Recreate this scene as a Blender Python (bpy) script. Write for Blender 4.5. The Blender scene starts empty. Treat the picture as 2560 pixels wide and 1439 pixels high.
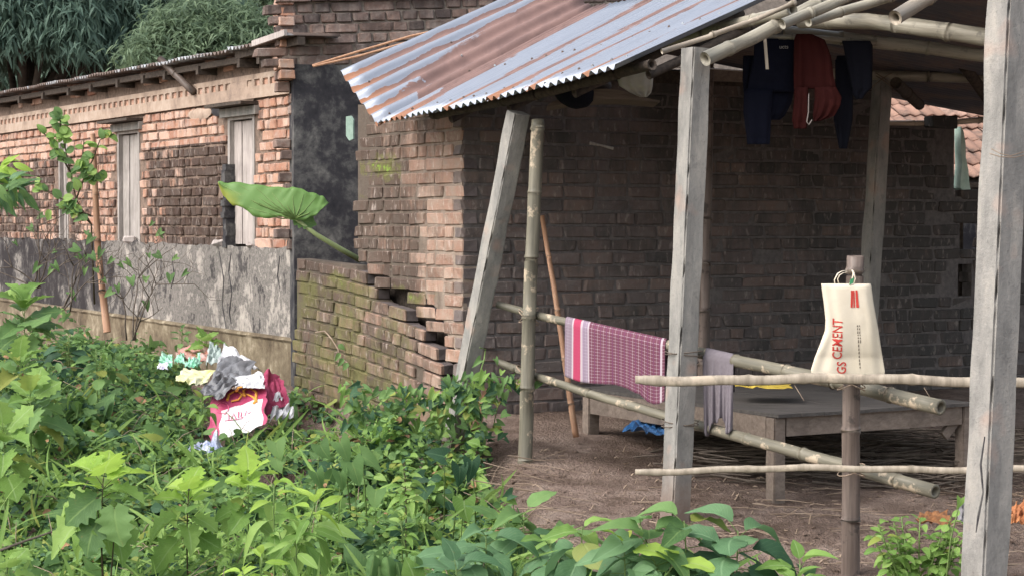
import bpy, math, random
import numpy as np
from mathutils import Vector, Matrix, noise
sc = bpy.context.scene
COL = sc.collection
rng = np.random.default_rng(7)
random.seed(7)
# ---------------------------------------------------------------- camera
FPX = 5000.0; CAMZ = 1.5; PITCH = math.atan((719.5 - 540) / FPX)
cam = bpy.data.cameras.new('camera'); camo = bpy.data.objects.new('camera', cam); COL.objects.link(camo)
cam.sensor_width = 36; cam.lens = 36 * FPX / 2560; cam.clip_start = .1; cam.clip_end = 2000
camo.location = (0, 0, CAMZ); camo.rotation_euler = (math.pi / 2 - PITCH, 0, 0)
sc.camera = camo
# ---------------------------------------------------------------- world, sun, exposure
w = bpy.data.worlds.new('World'); sc.world = w; w.use_nodes = True
nt = w.node_tree; bg = nt.nodes['Background']
sky = nt.nodes.new('ShaderNodeTexSky'); sky.sky_type = 'NISHITA'; sky.sun_disc = False
sky.sun_elevation = math.radians(48); sky.sun_rotation = math.radians(235)
sky.air_density = 1.2; sky.dust_density = 3.5; sky.ozone_density = 1.0
hs = nt.nodes.new('ShaderNodeHueSaturation'); hs.inputs['Saturation'].default_value = .45
nt.links.new(sky.outputs[0], hs.inputs['Color']); nt.links.new(hs.outputs[0], bg.inputs[0]); bg.inputs[1].default_value = .15
sl = bpy.data.lights.new('sun', 'SUN'); slo = bpy.data.objects.new('sun', sl); COL.objects.link(slo)
sl.energy = .9; sl.angle = math.radians(55); sl.color = (1, .965, .925)
sd = Vector((-.80, -.48, .95)).normalized()      # towards the sun
slo.rotation_euler = sd.to_track_quat('Z', 'Y').to_euler(); slo.location = (-20, -10, 30)
sky.sun_elevation = math.asin(sd.z); sky.sun_rotation = math.atan2(sd.x, sd.y)
vs = sc.view_settings; vs.view_transform = 'Standard'; vs.look = 'None'; vs.gamma = 1; vs.exposure = 1.25
sc.cycles.max_bounces = 5; sc.cycles.transparent_max_bounces = 4
sc.cycles.use_adaptive_sampling = True

# ---------------------------------------------------------------- geometry of the view
_cp, _sp = math.cos(PITCH), math.sin(PITCH)
def ray(px, py):
    a = (px - 1280) / FPX; b = (719.5 - py) / FPX
    return Vector((a, _cp + b * _sp, -_sp + b * _cp))
def W(px, py, D):
    d = ray(px, py); return Vector((0, 0, CAMZ)) + d * (D / d.y)
def proj(p):
    x, y, z = p[0], p[1], p[2] - CAMZ
    zc = y * _cp - z * _sp; yc = y * _sp + z * _cp
    return 1280 + FPX * x / zc, 719.5 - FPX * yc / zc
def scr_ok(p, m=40):
    a, b = proj(p); return -m < a < 2560 + m and -m < b < 1439 + m
class Plane:            # a vertical wall plane: origin (x, y), direction along it, outward normal
    def __init__(s, o, d, n):
        s.o = Vector((o[0], o[1], 0)); s.d = Vector((d[0], d[1], 0)).normalized(); s.n = Vector((n[0], n[1], 0)).normalized()
    def at(s, a, z, off=0): return s.o + s.d * a + s.n * off + Vector((0, 0, z))
    def px(s, px, py, off=0):
        r = ray(px, py); c = Vector((0, 0, CAMZ)); t = ((s.o + s.n * off - c).dot(s.n)) / r.dot(s.n)
        p = c + r * t; return (p - s.o).dot(s.d), p.z
U = Vector((-.5, .866, 0)).normalized(); V = Vector((.866, .5, 0)).normalized()
K = Vector((-.3075, 12.3, 0))
PD = Plane(K, V, -U)                         # dark wall of the hut
PC = Plane(K, U, -V)                         # cracked wall
a0 = W(750, 540, 15.2); uA = Vector((-.483, .875, 0)).normalized()
PA = Plane((a0.x, a0.y), uA, (-uA.y, uA.x))  # long house wall
b0 = W(742, 540, 15.05); th = math.radians(14)
PB = Plane((b0.x, b0.y), (math.cos(th), math.sin(th)), (math.sin(th), -math.cos(th)))

def sstep(a, b, x):
    t = np.clip((x - a) / (b - a), 0, 1); return t * t * (3 - 2 * t)
def vnoise(x, y, s=1.0, seed=0):
    return noise.noise(Vector((x * s + seed * 13.1, y * s - seed * 7.7, seed * 3.3)))
def ground_z(x, y):
    rx, ry = x - K.x, y - K.y
    s = rx * V.x + ry * V.y; q = -(rx * U.x + ry * U.y)
    fl = .27 - .1 * max(0., min(q, 3.2)) if q > 0 else .2
    edge = min(-.2, .18 - .42 * max(q, 0))
    if q < -.1: edge = 0.05
    f = float(sstep(edge - .38, edge + .04, s + .13 * vnoise(x, y, 3) + .05 * vnoise(x, y, 9, 11)))
    f *= float(1 - sstep(3.0, 3.9, q))
    left = -.1 - .14 * float(sstep(.6, 1.4, q) * (1 - sstep(2.6, 3.6, q))) if q > 0 else -.02
    z = left + (fl - left) * f
    z += .018 * vnoise(x, y, 2.3, 1) + .010 * vnoise(x, y, 7, 2) + .006 * vnoise(x, y, 19, 3)
    b = f * (1 - f) * 4
    z += b * (.07 * vnoise(x, y, 6, 4) + .045 * vnoise(x, y, 15, 5))
    return z

# ---------------------------------------------------------------- material helpers
class M:
    def __init__(s, name, rough=.8, spec=.3, metal=0):
        s.m = bpy.data.materials.new(name); s.m.use_nodes = True; s.nt = s.m.node_tree
        s.b = s.nt.nodes['Principled BSDF']; s.out = s.nt.nodes['Material Output']
        s.b.inputs['Roughness'].default_value = rough; s.b.inputs['Specular IOR Level'].default_value = spec
        s.b.inputs['Metallic'].default_value = metal
        s._pos = None
    def n(s, t, **kw):
        nd = s.nt.nodes.new('ShaderNode' + t)
        for k, v in kw.items(): setattr(nd, k, v)
        return nd
    def l(s, a, b): s.nt.links.new(a, b)
    def put(s, inp, v):
        if isinstance(v, bpy.types.NodeSocket): s.l(v, inp)
        elif isinstance(v, tuple) and len(v) == 3 and inp.type == 'RGBA': inp.default_value = (*v, 1)
        else: inp.default_value = v
    def pos(s):
        if s._pos is None: s._pos = s.n('NewGeometry').outputs['Position']
        return s._pos
    def obj(s): return s.n('TexCoord').outputs['Object']
    def uv(s): return s.n('TexCoord').outputs['UV']
    def rnd(s):
        r = s.n('ObjectInfo').outputs['Random']; a = s.n('Attribute'); a.attribute_name = 'tone'
        return s.math('FRACT', s.math('ADD', r, a.outputs['Fac']))
    def attr(s, name='tone'):
        a = s.n('Attribute'); a.attribute_name = name; return a.outputs['Fac']
    def math(s, op, a, b=0., c=None, clamp=False):
        m = s.n('Math', operation=op); m.use_clamp = clamp
        s.put(m.inputs[0], a); s.put(m.inputs[1], b)
        if c is not None: s.put(m.inputs[2], c)
        return m.outputs[0]
    def scale(s, v, k):
        m = s.n('VectorMath', operation='MULTIPLY'); s.put(m.inputs[0], v); m.inputs[1].default_value = k; return m.outputs[0]
    def dot(s, v, k):
        m = s.n('VectorMath', operation='DOT_PRODUCT'); s.put(m.inputs[0], v); m.inputs[1].default_value = k; return m.outputs['Value']
    def sep(s, v):
        m = s.n('SeparateXYZ'); s.put(m.inputs[0], v); return m.outputs
    def noise(s, v, scale, detail=3, rough=.6, dist=0):
        m = s.n('TexNoise'); s.put(m.inputs['Vector'], v); m.inputs['Scale'].default_value = scale
        m.inputs['Detail'].default_value = detail; m.inputs['Roughness'].default_value = rough; m.inputs['Distortion'].default_value = dist
        return m.outputs['Fac']
    def voro(s, v, scale, out='Distance', feat='F1'):
        m = s.n('TexVoronoi', feature=feat); s.put(m.inputs['Vector'], v); m.inputs['Scale'].default_value = scale; return m.outputs[out]
    def ramp(s, f, stops):
        m = s.n('ValToRGB'); s.put(m.inputs[0], f); e = m.color_ramp.elements
        while len(e) > 1: e.remove(e[-1])
        e[0].position = stops[0][0]
        for i, (p, c) in enumerate(stops):
            el = e[0] if i == 0 else e.new(p)
            el.color = (c, c, c, 1) if isinstance(c, (int, float)) else (*c, 1)
        return m.outputs['Color']
    def mix(s, f, a, b, mode='MIX'):
        m = s.n('Mix', data_type='RGBA', blend_type=mode); s.put(m.inputs['Factor'], f); s.put(m.inputs[6], a); s.put(m.inputs[7], b); return m.outputs[2]
    def col(s, c): s.put(s.b.inputs['Base Color'], c); return s
    def bump(s, h, strength=.5, dist=.01):
        m = s.n('Bump'); m.inputs['Strength'].default_value = strength; m.inputs['Distance'].default_value = dist
        s.put(m.inputs['Height'], h); s.l(m.outputs[0], s.b.inputs['Normal']); return s
    def rough(s, v): s.put(s.b.inputs['Roughness'], v); return s

def brick_mat(name, cols, stain=(.035, .03, .03), amount=.5, moss=0, lo=.42, hi=.62, extra=None, chalk=.0, smear=.55, smc=(.42, .36, .32), soot=None):
    m = M(name, .92, .15); r = m.rnd(); p = m.pos()
    n = len(cols); base = m.ramp(r, [(i / n, c) for i, c in enumerate(cols)])
    f = m.noise(p, 45, 4, .7); base = m.mix(m.ramp(f, [(.3, 0.0), (.75, .5)]), base, (.50, .40, .34), 'OVERLAY')
    lg = m.noise(p, 9, 5, .7); base = m.mix(m.ramp(lg, [(.44, 0), (.66, smear)]), base, smc)
    stk = m.noise(m.scale(p, (14, 14, 3)), 1, 4, .65)
    big = m.noise(p, 1.5, 4, .6)
    s0 = m.math('ADD', m.math('MULTIPLY', m.math('ADD', m.math('MULTIPLY', big, .6), m.math('MULTIPLY', m.noise(p, 5, 4, .65), .4)), .62), m.math('MULTIPLY', stk, .38))
    s0 = m.math('ADD', s0, m.math('MULTIPLY', m.math('SUBTRACT', m.math('FRACT', m.math('MULTIPLY', r, 7.31)), .5), .16))
    if extra: s0 = m.math('ADD', s0, extra(m))
    st = m.math('MULTIPLY', m.ramp(s0, [(lo, 0), (hi, 1)]), amount)
    base = m.mix(st, base, stain)
    if chalk:
        ch = m.noise(m.scale(p, (30, 30, 12)), 1, 3, .6)
        base = m.mix(m.math('MULTIPLY', m.ramp(ch, [(.58, 0), (.7, 1)]), chalk), base, (.55, .47, .42))
    if moss:
        mo = m.noise(p, 3.2, 5, .7); z = m.sep(p)[2]
        mo = m.math('ADD', mo, moss(m) if callable(moss) else moss)
        g = m.mix(m.noise(p, 30, 4, .7), (.085, .075, .03), (.17, .175, .06))
        base = m.mix(m.ramp(mo, [(.55, 0), (.75, .75)]), base, g); base = m.mix(m.ramp(mo, [(.85, 0), (1.0, .8)]), base, (.22, .38, .05))
    if soot: base = m.mix(m.math('GREATER_THAN', m.math('SUBTRACT', m.dot(p, tuple(V)), K.dot(V)), .012), base, m.mix(m.noise(p, 14, 4), (.085, .072, .072), (.17, .14, .135)))
    m.col(base); m.bump(m.math('ADD', m.noise(p, 70, 4, .7), m.math('MULTIPLY', m.noise(p, 22, 3), 1.5)), .55, .008)
    return m.m
def zramp(m, stops): return m.ramp(m.sep(m.pos())[2], stops)

RED = [(.31, .16, .11), (.38, .22, .155), (.44, .285, .21), (.30, .155, .11), (.42, .24, .165), (.49, .33, .26)]
# dark stain field along wall A: extra added to the stain factor from the distance along the wall and the height
def extraA(m):
    p = m.pos(); o = PA.o; s = m.math('SUBTRACT', m.dot(p, tuple(PA.d)), o.dot(PA.d)); z = m.sep(p)[2]
    w = m.math('ADD', s, m.math('MULTIPLY', m.math('SUBTRACT', m.noise(p, 4, 3), .5), .35))
    sA, _ = PA.px(575, 450); sB, _ = PA.px(350, 450)
    k = 10.0
    f = m.ramp(m.math('DIVIDE', w, k), [(0, .32), (.006, .30), (.018, -.12), ((sA - .12) / k, -.12), (sA / k, .22), ((sA + .5) / k, .16), ((sB - .35) / k, .05), (sB / k, -.06), (.6, -.0), (1, .08)])
    zz = m.ramp(z, [(0, 0), (1, 0)])
    band = m.math('MULTIPLY', m.math('MULTIPLY_ADD', m.math('GREATER_THAN', z, 2.12), -1, 1), 1)
    hi_ = m.math('MULTIPLY', m.math('GREATER_THAN', z, 2.12), -.12)
    return m.math('ADD', m.math('MULTIPLY', m.math('SUBTRACT', f, 0), band), hi_)
# colour ramps cannot hold negatives: shift them into 0..1 and back
_r0 = M.ramp
def _ramp(s, f, stops):
    lo = min([c if isinstance(c, (int, float)) else 0 for _, c in stops])
    if lo < 0:
        o = _r0(s, f, [(p, c - lo) for p, c in stops]); return s.math('ADD', o, lo)
    return _r0(s, f, stops)
M.ramp = _ramp
MT = {}
MT['brickA'] = brick_mat('weathered_orange_brick', RED, amount=.88, extra=extraA, chalk=.35, lo=.445, hi=.54, stain=(.035, .028, .025))
MT['brickB'] = brick_mat('soot_grey_brick', [(.19, .135, .115), (.22, .155, .13), (.16, .125, .115), (.27, .19, .16)], amount=.75, lo=.38, hi=.62)
def extraC(m):
    p = m.pos(); s = m.math('SUBTRACT', m.dot(p, tuple(PC.d)), PC.o.dot(PC.d))
    return m.ramp(s, [(0, -.12), (.16, -.08), (.4, .05), (.7, .12), (1, .17)])
def mossC(m):
    p = m.pos(); s = m.math('SUBTRACT', m.dot(p, tuple(PC.d)), PC.o.dot(PC.d)); z = m.sep(p)[2]
    a = m.ramp(m.math('DIVIDE', z, 2.), [(.0, .13), (.5, .09), (.62, -.13), (1, -.2)])
    b = m.ramp(m.math('DIVIDE', s, 2.), [(0, -.3), (.2, -.12), (.5, .02), (1, .05)])
    r = m.math('ADD', a, b)
    for px, py, rad, k in ((905, 420, .10, .5), (965, 424, .15, .6), (905, 490, .06, .35), (1000, 738, .09, .3), (1040, 745, .07, .3), (860, 712, .10, .3), (640 + 200, 690, .06, .3)):
        a_, z_ = PC.px(px, py); q = PC.at(a_, z_); d = m.n('VectorMath', operation='DISTANCE'); m.put(d.inputs[0], m.scale(p, (1, 1, 2.6))); d.inputs[1].default_value = (q.x, q.y, q.z * 2.6)
        dd = m.math('ADD', d.outputs['Value'], m.math('MULTIPLY', m.math('SUBTRACT', m.noise(p, 16, 4, .75), .5), rad * 5))
        r = m.math('ADD', r, m.math('MULTIPLY', m.ramp(m.math('DIVIDE', dd, rad * 2.2), [(0, 1), (1, 0)]), k))
    return r
MT['brickC'] = brick_mat('mossy_pale_brick', [(.27, .17, .13), (.33, .215, .165), (.38, .265, .21), (.30, .195, .15), (.24, .155, .12)], smear=.7, smc=(.33, .27, .22), soot=1, stain=(.055, .043, .036), amount=.82, extra=extraC, moss=mossC, chalk=.4, lo=.45, hi=.66)
MT['mortarC'] = brick_mat('mossy_mortar', [(.25, .2, .165), (.25, .2, .165)], smear=.5, smc=(.34, .29, .24), stain=(.055, .045, .036), amount=.75, extra=extraC, moss=mossC, lo=.45, hi=.66)
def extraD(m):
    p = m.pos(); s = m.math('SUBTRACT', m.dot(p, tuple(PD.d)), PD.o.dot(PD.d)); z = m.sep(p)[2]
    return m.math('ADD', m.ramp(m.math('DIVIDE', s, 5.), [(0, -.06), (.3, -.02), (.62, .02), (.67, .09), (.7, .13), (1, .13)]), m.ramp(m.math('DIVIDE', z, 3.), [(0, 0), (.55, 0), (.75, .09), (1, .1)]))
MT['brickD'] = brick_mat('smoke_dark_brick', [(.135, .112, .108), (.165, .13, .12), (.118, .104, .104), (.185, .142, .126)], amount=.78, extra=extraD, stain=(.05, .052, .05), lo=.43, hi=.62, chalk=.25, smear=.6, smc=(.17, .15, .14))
def simple(name, c1, c2, sc1=8, rough=.85, bs=.4, bd=.01, stretch=(1, 1, 1), spec=.2, metal=0, space='pos', detail=4):
    m = M(name, rough, spec, metal); p = m.pos() if space == 'pos' else m.obj()
    q = m.scale(p, stretch); f = m.noise(q, sc1, detail, .65)
    m.col(m.mix(m.ramp(f, [(.32, 0), (.68, 1)]), c1, c2)); m.bump(f, bs, bd); return m.m
MT['mortar'] = simple('grey_mortar', (.15, .125, .105), (.3, .25, .21), 25)
MT['mortarA'] = simple('pale_mortar', (.10, .075, .06), (.24, .17, .13), 25)
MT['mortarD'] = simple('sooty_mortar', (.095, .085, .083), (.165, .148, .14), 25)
def plaster(name, cols, streak=(1.1, 1.1, .7), sc1=3.4, bs=.4, ext=None):
    m = M(name, .9, .15); p = m.pos()
    f = m.noise(m.scale(p, streak), sc1, 6, .7, .4); g = m.noise(p, 20, 4, .7); b = m.noise(p, 2.6, 5, .65, .6)
    x = m.math('ADD', m.math('MULTIPLY', f, .34), m.math('ADD', m.math('MULTIPLY', g, .2), m.math('MULTIPLY', b, .46)))
    if ext: x = m.math('ADD', x, ext(m))
    m.col(m.ramp(x, cols)); m.bump(m.math('ADD', g, f), bs, .012); return m.m
MT['plasterA'] = plaster('mouldy_grey_plaster', [(.38, (.03, .026, .027)), (.44, (.08, .073, .07)), (.48, (.22, .2, .18)), (.51, (.12, .11, .102)), (.55, (.29, .262, .235)), (.62, (.43, .385, .34))], ext=lambda m: m.ramp(m.math('DIVIDE', m.math('SUBTRACT', m.dot(m.pos(), tuple(PA.d)), PA.o.dot(PA.d)), 10.), [(0, .03), (.2, .0), (.42, -.02), (.5, -.1), (1, -.1)]))
MT['plinth'] = plaster('damp_brown_plinth', [(.36, (.045, .037, .027)), (.46, (.12, .092, .062)), (.54, (.19, .155, .105)), (.64, (.40, .34, .25))], streak=(3, 3, 1.5), sc1=1.4)
MT['plasterB'] = plaster('black_plaster', [(.34, (.018, .018, .022)), (.48, (.04, .038, .042)), (.56, (.10, .096, .092)), (.64, (.2, .19, .175))], streak=(1, 1, .8), sc1=8)
MT['band'] = plaster('pale_cement_band', [(.33, (.16, .12, .10)), (.5, (.36, .27, .21)), (.66, (.48, .39, .32))], streak=(1, 1, 1), sc1=5)
def concrete_mat():
    m = M('weathered_concrete', .9, .15); p = m.pos()
    f = m.noise(m.scale(p, (3, 3, 1)), 3, 6, .7); g = m.noise(p, 90, 3, .7); h = m.noise(p, 14, 5, .7)
    c = m.ramp(f, [(.3, (.155, .15, .14)), (.5, (.25, .238, .22)), (.68, (.34, .315, .28))])
    c = m.mix(m.ramp(h, [(.56, 0), (.72, .6)]), c, (.14, .135, .13)); c = m.mix(m.ramp(g, [(.62, 0), (.7, .5)]), c, (.08, .08, .08))
    pk = m.noise(p, 5, 2); c = m.mix(m.ramp(pk, [(.6, 0), (.72, .35)]), c, (.45, .27, .2))
    z = m.sep(p)[2]; c = m.mix(m.ramp(m.math('ADD', z, m.math('MULTIPLY', h, .35)), [(.2, .85), (.5, 0)]), c, (.17, .12, .095)); v = m.noise(m.scale(p, (30, 30, 1.5)), 1, 4, .7); c = m.mix(m.ramp(v, [(.6, 0), (.75, .25)]), c, (.11, .105, .095))
    m.col(c); m.bump(m.math('ADD', g, m.math('MULTIPLY', h, 2.)), .45, .005); return m.m
MT['concrete'] = concrete_mat()
def bamboo_mat(name, a, b, peel=(.5, .38, .26), pk=.5):
    m = M(name, .55, .35); o = m.obj(); p = m.pos()
    f = m.noise(m.scale(o, (20, 20, 1.2)), 1.5, 5, .65); g = m.noise(o, 7, 4, .7)
    c = m.mix(m.ramp(f, [(.35, 0), (.65, 1)]), a, b)
    c = m.mix(m.math('MULTIPLY', m.ramp(g, [(.56, 0), (.62, 1)]), pk), c, peel)
    nd = m.attr('node'); c = m.mix(m.math('MULTIPLY', nd, .6), c, (.11, .09, .06))
    m.col(c); m.bump(m.math('ADD', f, g), .4, .004); m.rough(m.ramp(g, [(.4, .45), (.7, .75)])); return m.m
MT['bamboo'] = bamboo_mat('grey_green_bamboo', (.10, .093, .07), (.2, .18, .135), (.5, .4, .29), .75)
MT['bamboo_pale'] = bamboo_mat('bleached_bamboo', (.2, .165, .125), (.36, .305, .24), (.46, .38, .29), .6)
MT['bamboo_old'] = bamboo_mat('old_grey_bamboo', (.2, .18, .14), (.37, .34, .27), (.09, .08, .07), .5)
MT['bamboo_brown'] = bamboo_mat('brown_dried_bamboo', (.075, .055, .045), (.165, .125, .105), (.035, .028, .025), .7)
MT['stick'] = bamboo_mat('red_brown_stick', (.25, .13, .075), (.36, .21, .13), (.4, .28, .18), .3)
MT['wood_and_shade'] = simple('dark_timber_and_shade_fill', (.035, .028, .024), (.09, .07, .055), 6, stretch=(6, 6, 6), space='obj')  # old timber; also colours the dark backings that paint shade
def wood(name, a, b, axis=(1, 12, 12), rough=.75):
    m = M(name, rough, .25); o = m.obj(); f = m.noise(m.scale(o, axis), 3, 5, .7, .6); g = m.noise(o, 4, 3)
    c = m.mix(m.ramp(f, [(.33, 0), (.67, 1)]), a, b); c = m.mix(m.ramp(g, [(.5, 0), (.75, .5)]), c, tuple(.55 * x for x in a))
    m.col(c); m.bump(f, .4, .004); return m.m
MT['plank'] = wood('grey_worn_plank', (.055, .05, .047), (.12, .108, .1))
MT['bedframe'] = wood('dusty_bed_timber', (.14, .11, .09), (.25, .2, .165))
MT['shutter'] = wood('bleached_shutter_wood', (.28, .245, .225), (.5, .44, .41), (14, 14, 1.2))
MT['shutter_grey'] = wood('grey_shutter_wood', (.2, .18, .165), (.42, .38, .35), (14, 14, 1.2))
MT['soil'] = None
def soil():
    m = M('bare_brown_soil', .95, .1); p = m.pos()
    f = m.noise(p, 2.2, 6, .7); g = m.noise(p, 30, 5, .75); v = m.voro(p, 55)
    c = m.ramp(f, [(.36, (.14, .098, .075)), (.5, (.255, .185, .15)), (.62, (.38, .29, .24))])
    c = m.mix(m.ramp(g, [(.55, 0), (.75, .5)]), c, (.32, .245, .21)); c = m.mix(m.ramp(g, [(.25, .55), (.4, 0)]), c, (.07, .048, .04))
    m.col(c); m.bump(m.math('ADD', m.math('ADD', m.math('MULTIPLY', g, 1.5), m.noise(p, 110, 3)), m.math('ADD', m.math('MULTIPLY', v, .6), m.noise(p, 9, 4))), 1.0, .035); return m.m
MT['soil'] = soil()
def leaf_mat(name, dark, mid, light, vein=(.2, .3, .1), transl=.3, rough=.58, vk=9, yel=.96):
    m = M(name, rough, .22); r = m.rnd(); uv = m.sep(m.uv()); p = m.pos()
    c = m.ramp(r, [(0, dark), (.45, mid), (1, light)])
    u = m.math('ABSOLUTE', m.math('SUBTRACT', uv[0], .5))
    mid_ = m.ramp(u, [(.015, 1), (.05, 0)])
    sv = m.math('FRACT', m.math('SUBTRACT', m.math('MULTIPLY', uv[1], vk), m.math('MULTIPLY', u, vk * .8)))
    sv = m.ramp(sv, [(.0, 1), (.1, 0), (.9, 0), (1, 1)])
    f = m.math('MULTIPLY', m.math('MAXIMUM', mid_, m.math('MULTIPLY', sv, .55)), .55)
    c = m.mix(f, c, vein); g = m.noise(p, 12, 3); c = m.mix(m.ramp(g, [(.5, 0), (.8, .3)]), c, tuple(1.5 * x for x in light)); g2 = m.noise(p, 38, 3, .7); c = m.mix(m.ramp(g2, [(.66, 0), (.74, .7)]), c, (.2, .16, .06)); c = m.mix(m.math('MULTIPLY', m.math('GREATER_THAN', m.math('FRACT', m.math('MULTIPLY', r, 17.3)), yel), .55), c, (.32, .30, .06))
    m.col(c); m.bump(m.math('SUBTRACT', 1, m.math('MAXIMUM', mid_, sv)), .35, .004)
    t = m.n('BsdfTranslucent'); m.l(m.mix(.5, c, tuple(min(1, 1.6 * x) for x in light)), t.inputs[0])
    mx = m.n('MixShader'); mx.inputs[0].default_value = transl; m.l(m.b.outputs[0], mx.inputs[1]); m.l(t.outputs[0], mx.inputs[2]); m.l(mx.outputs[0], m.out.inputs[0])
    return m.m
MT['leaf_mid'] = leaf_mat('mid_green_leaf', (.055, .115, .038), (.10, .19, .062), (.17, .28, .095))
MT['leaf_bright'] = leaf_mat('fresh_green_leaf', (.11, .21, .045), (.17, .29, .065), (.25, .37, .10), (.33, .45, .2), .35)
MT['leaf_lime'] = leaf_mat('lime_young_leaf', (.2, .33, .05), (.27, .42, .06), (.34, .48, .09), (.4, .5, .2), .4)
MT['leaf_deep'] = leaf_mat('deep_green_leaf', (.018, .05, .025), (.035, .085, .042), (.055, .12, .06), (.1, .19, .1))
MT['leaf_blue'] = leaf_mat('dull_broad_leaf', (.06, .13, .06), (.095, .185, .085), (.135, .24, .11), (.2, .32, .17), .28, .5, 11)
MT['leaf_tree'] = leaf_mat('hazy_blue_green_tree_leaf', (.058, .10, .08), (.10, .158, .12), (.17, .245, .185), (.16, .24, .17), .35, .5, yel=2)  # leaf colour lightened and blued to paint in haze on far crowns
MT['leaf_tree2'] = leaf_mat('yellow_green_tree_leaf', (.065, .10, .06), (.105, .155, .09), (.165, .225, .13), (.15, .22, .13), .35, .5, yel=2)
MT['leaf_dry'] = simple('dry_leaf', (.16, .09, .05), (.34, .2, .11), 20)
MT['stem_green'] = simple('green_stem', (.09, .15, .04), (.17, .24, .08), 20, .5)
MT['stem_dark'] = simple('dark_stem', (.04, .035, .02), (.09, .07, .04), 20, .7)
MT['twig'] = simple('bare_twig', (.07, .055, .045), (.16, .13, .105), 14, .8)
MT['straw'] = simple('pale_straw', (.15, .105, .075), (.33, .255, .19), 6, .8)
MT['bark'] = simple('tree_bark', (.05, .04, .035), (.13, .11, .09), 8, .9)

# ---------------------------------------------------------------- mesh helpers
def tag(o, label=None, cat=None, group=None, kind=None):
    if label: o['label'] = label
    if cat: o['category'] = cat
    if group: o['group'] = group
    if kind: o['kind'] = kind
    return o
def link(o, parent=None):
    COL.objects.link(o)
    if parent: o.parent = parent
    return o
def empty(name, loc=(0, 0, 0), label=None, cat=None, group=None):
    o = bpy.data.objects.new(name, None); o.empty_display_size = .1; link(o); o.location = loc
    return tag(o, label, cat, group)
def mesh_data(name, verts, faces, mat=None, smooth=False, uvs=None, attrs=None):
    me = bpy.data.meshes.new(name); me.from_pydata([tuple(v) for v in verts], [], faces); 
    if mat: me.materials.append(mat)
    if smooth: me.polygons.foreach_set('use_smooth', [True] * len(me.polygons))
    if uvs is not None:
        ul = me.uv_layers.new(name='UVMap'); li = np.empty(len(me.loops), dtype=np.int32); me.loops.foreach_get('vertex_index', li)
        ul.data.foreach_set('uv', np.asarray(uvs, dtype=np.float32)[li].ravel())
    for k, a in (attrs or {}).items():
        at = me.attributes.new(k, 'FLOAT', 'POINT'); at.data.foreach_set('value', np.asarray(a, dtype=np.float32))
    me.update(); return me
def obj(name, me, parent=None, loc=None):
    """link a mesh whose coordinates are in world space; under a parent the offset is taken out"""
    o = bpy.data.objects.new(name, me); link(o, parent)
    if parent: o.location = -Vector(_wloc(parent))
    if loc is not None: o.location = loc
    return o
def _wloc(p):
    l = Vector(p.location)
    while p.parent: p = p.parent; l = l + Vector(p.location)
    return l
def setw(o, mat):      # world matrix for a child of an unrotated parent
    t = Matrix.Translation(-_wloc(o.parent)) if o.parent else Matrix()
    o.matrix_basis = t @ mat
def joined(name, tv, tf, pos, X, Y, Z, scale, mat, tones=None, uv=None, parent=None, smooth=True):
    tv = np.asarray(tv, float); n = len(pos); k = len(tv)
    sc_ = np.asarray(scale, float).reshape(n, -1, 1) if np.ndim(scale) else np.full((n, 1, 1), float(scale))
    if sc_.shape[1] == 3: t = tv[None] * sc_[:, :, 0][:, None, :]
    else: t = tv[None] * sc_
    P = pos[:, None, :] + t[..., 0:1] * X[:, None, :] + t[..., 1:2] * Y[:, None, :] + t[..., 2:3] * Z[:, None, :]
    P = P.reshape(-1, 3).astype(np.float32)
    lens = np.array([len(f) for f in tf]); flat = np.concatenate([np.array(f) for f in tf])
    loops = (flat[None] + (np.arange(n) * k)[:, None]).ravel().astype(np.int32)
    tot = np.tile(lens, n); st = np.concatenate([[0], np.cumsum(tot)[:-1]]).astype(np.int32)
    me = bpy.data.meshes.new(name); me.vertices.add(len(P)); me.vertices.foreach_set('co', P.ravel())
    me.loops.add(len(loops)); me.loops.foreach_set('vertex_index', loops)
    me.polygons.add(len(st)); me.polygons.foreach_set('loop_start', st)
    if smooth: me.polygons.foreach_set('use_smooth', np.ones(len(st), bool))
    me.materials.append(mat)
    if uv is not None:
        ul = me.uv_layers.new(name='UVMap'); ul.data.foreach_set('uv', np.tile(np.asarray(uv, np.float32), (n, 1))[loops].ravel())
    if tones is not None:
        at = me.attributes.new('tone', 'FLOAT', 'POINT'); at.data.foreach_set('value', np.repeat(np.asarray(tones, np.float32), k))
    me.update(calc_edges=True); me.validate()
    return obj(name, me, parent)
def norm(a): return a / np.maximum(np.linalg.norm(a, axis=-1, keepdims=True), 1e-9)
def frames(Yd, Zh):
    Y = norm(Yd); X = norm(np.cross(Y, Zh)); Z = np.cross(X, Y); return X, Y, Z
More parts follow.
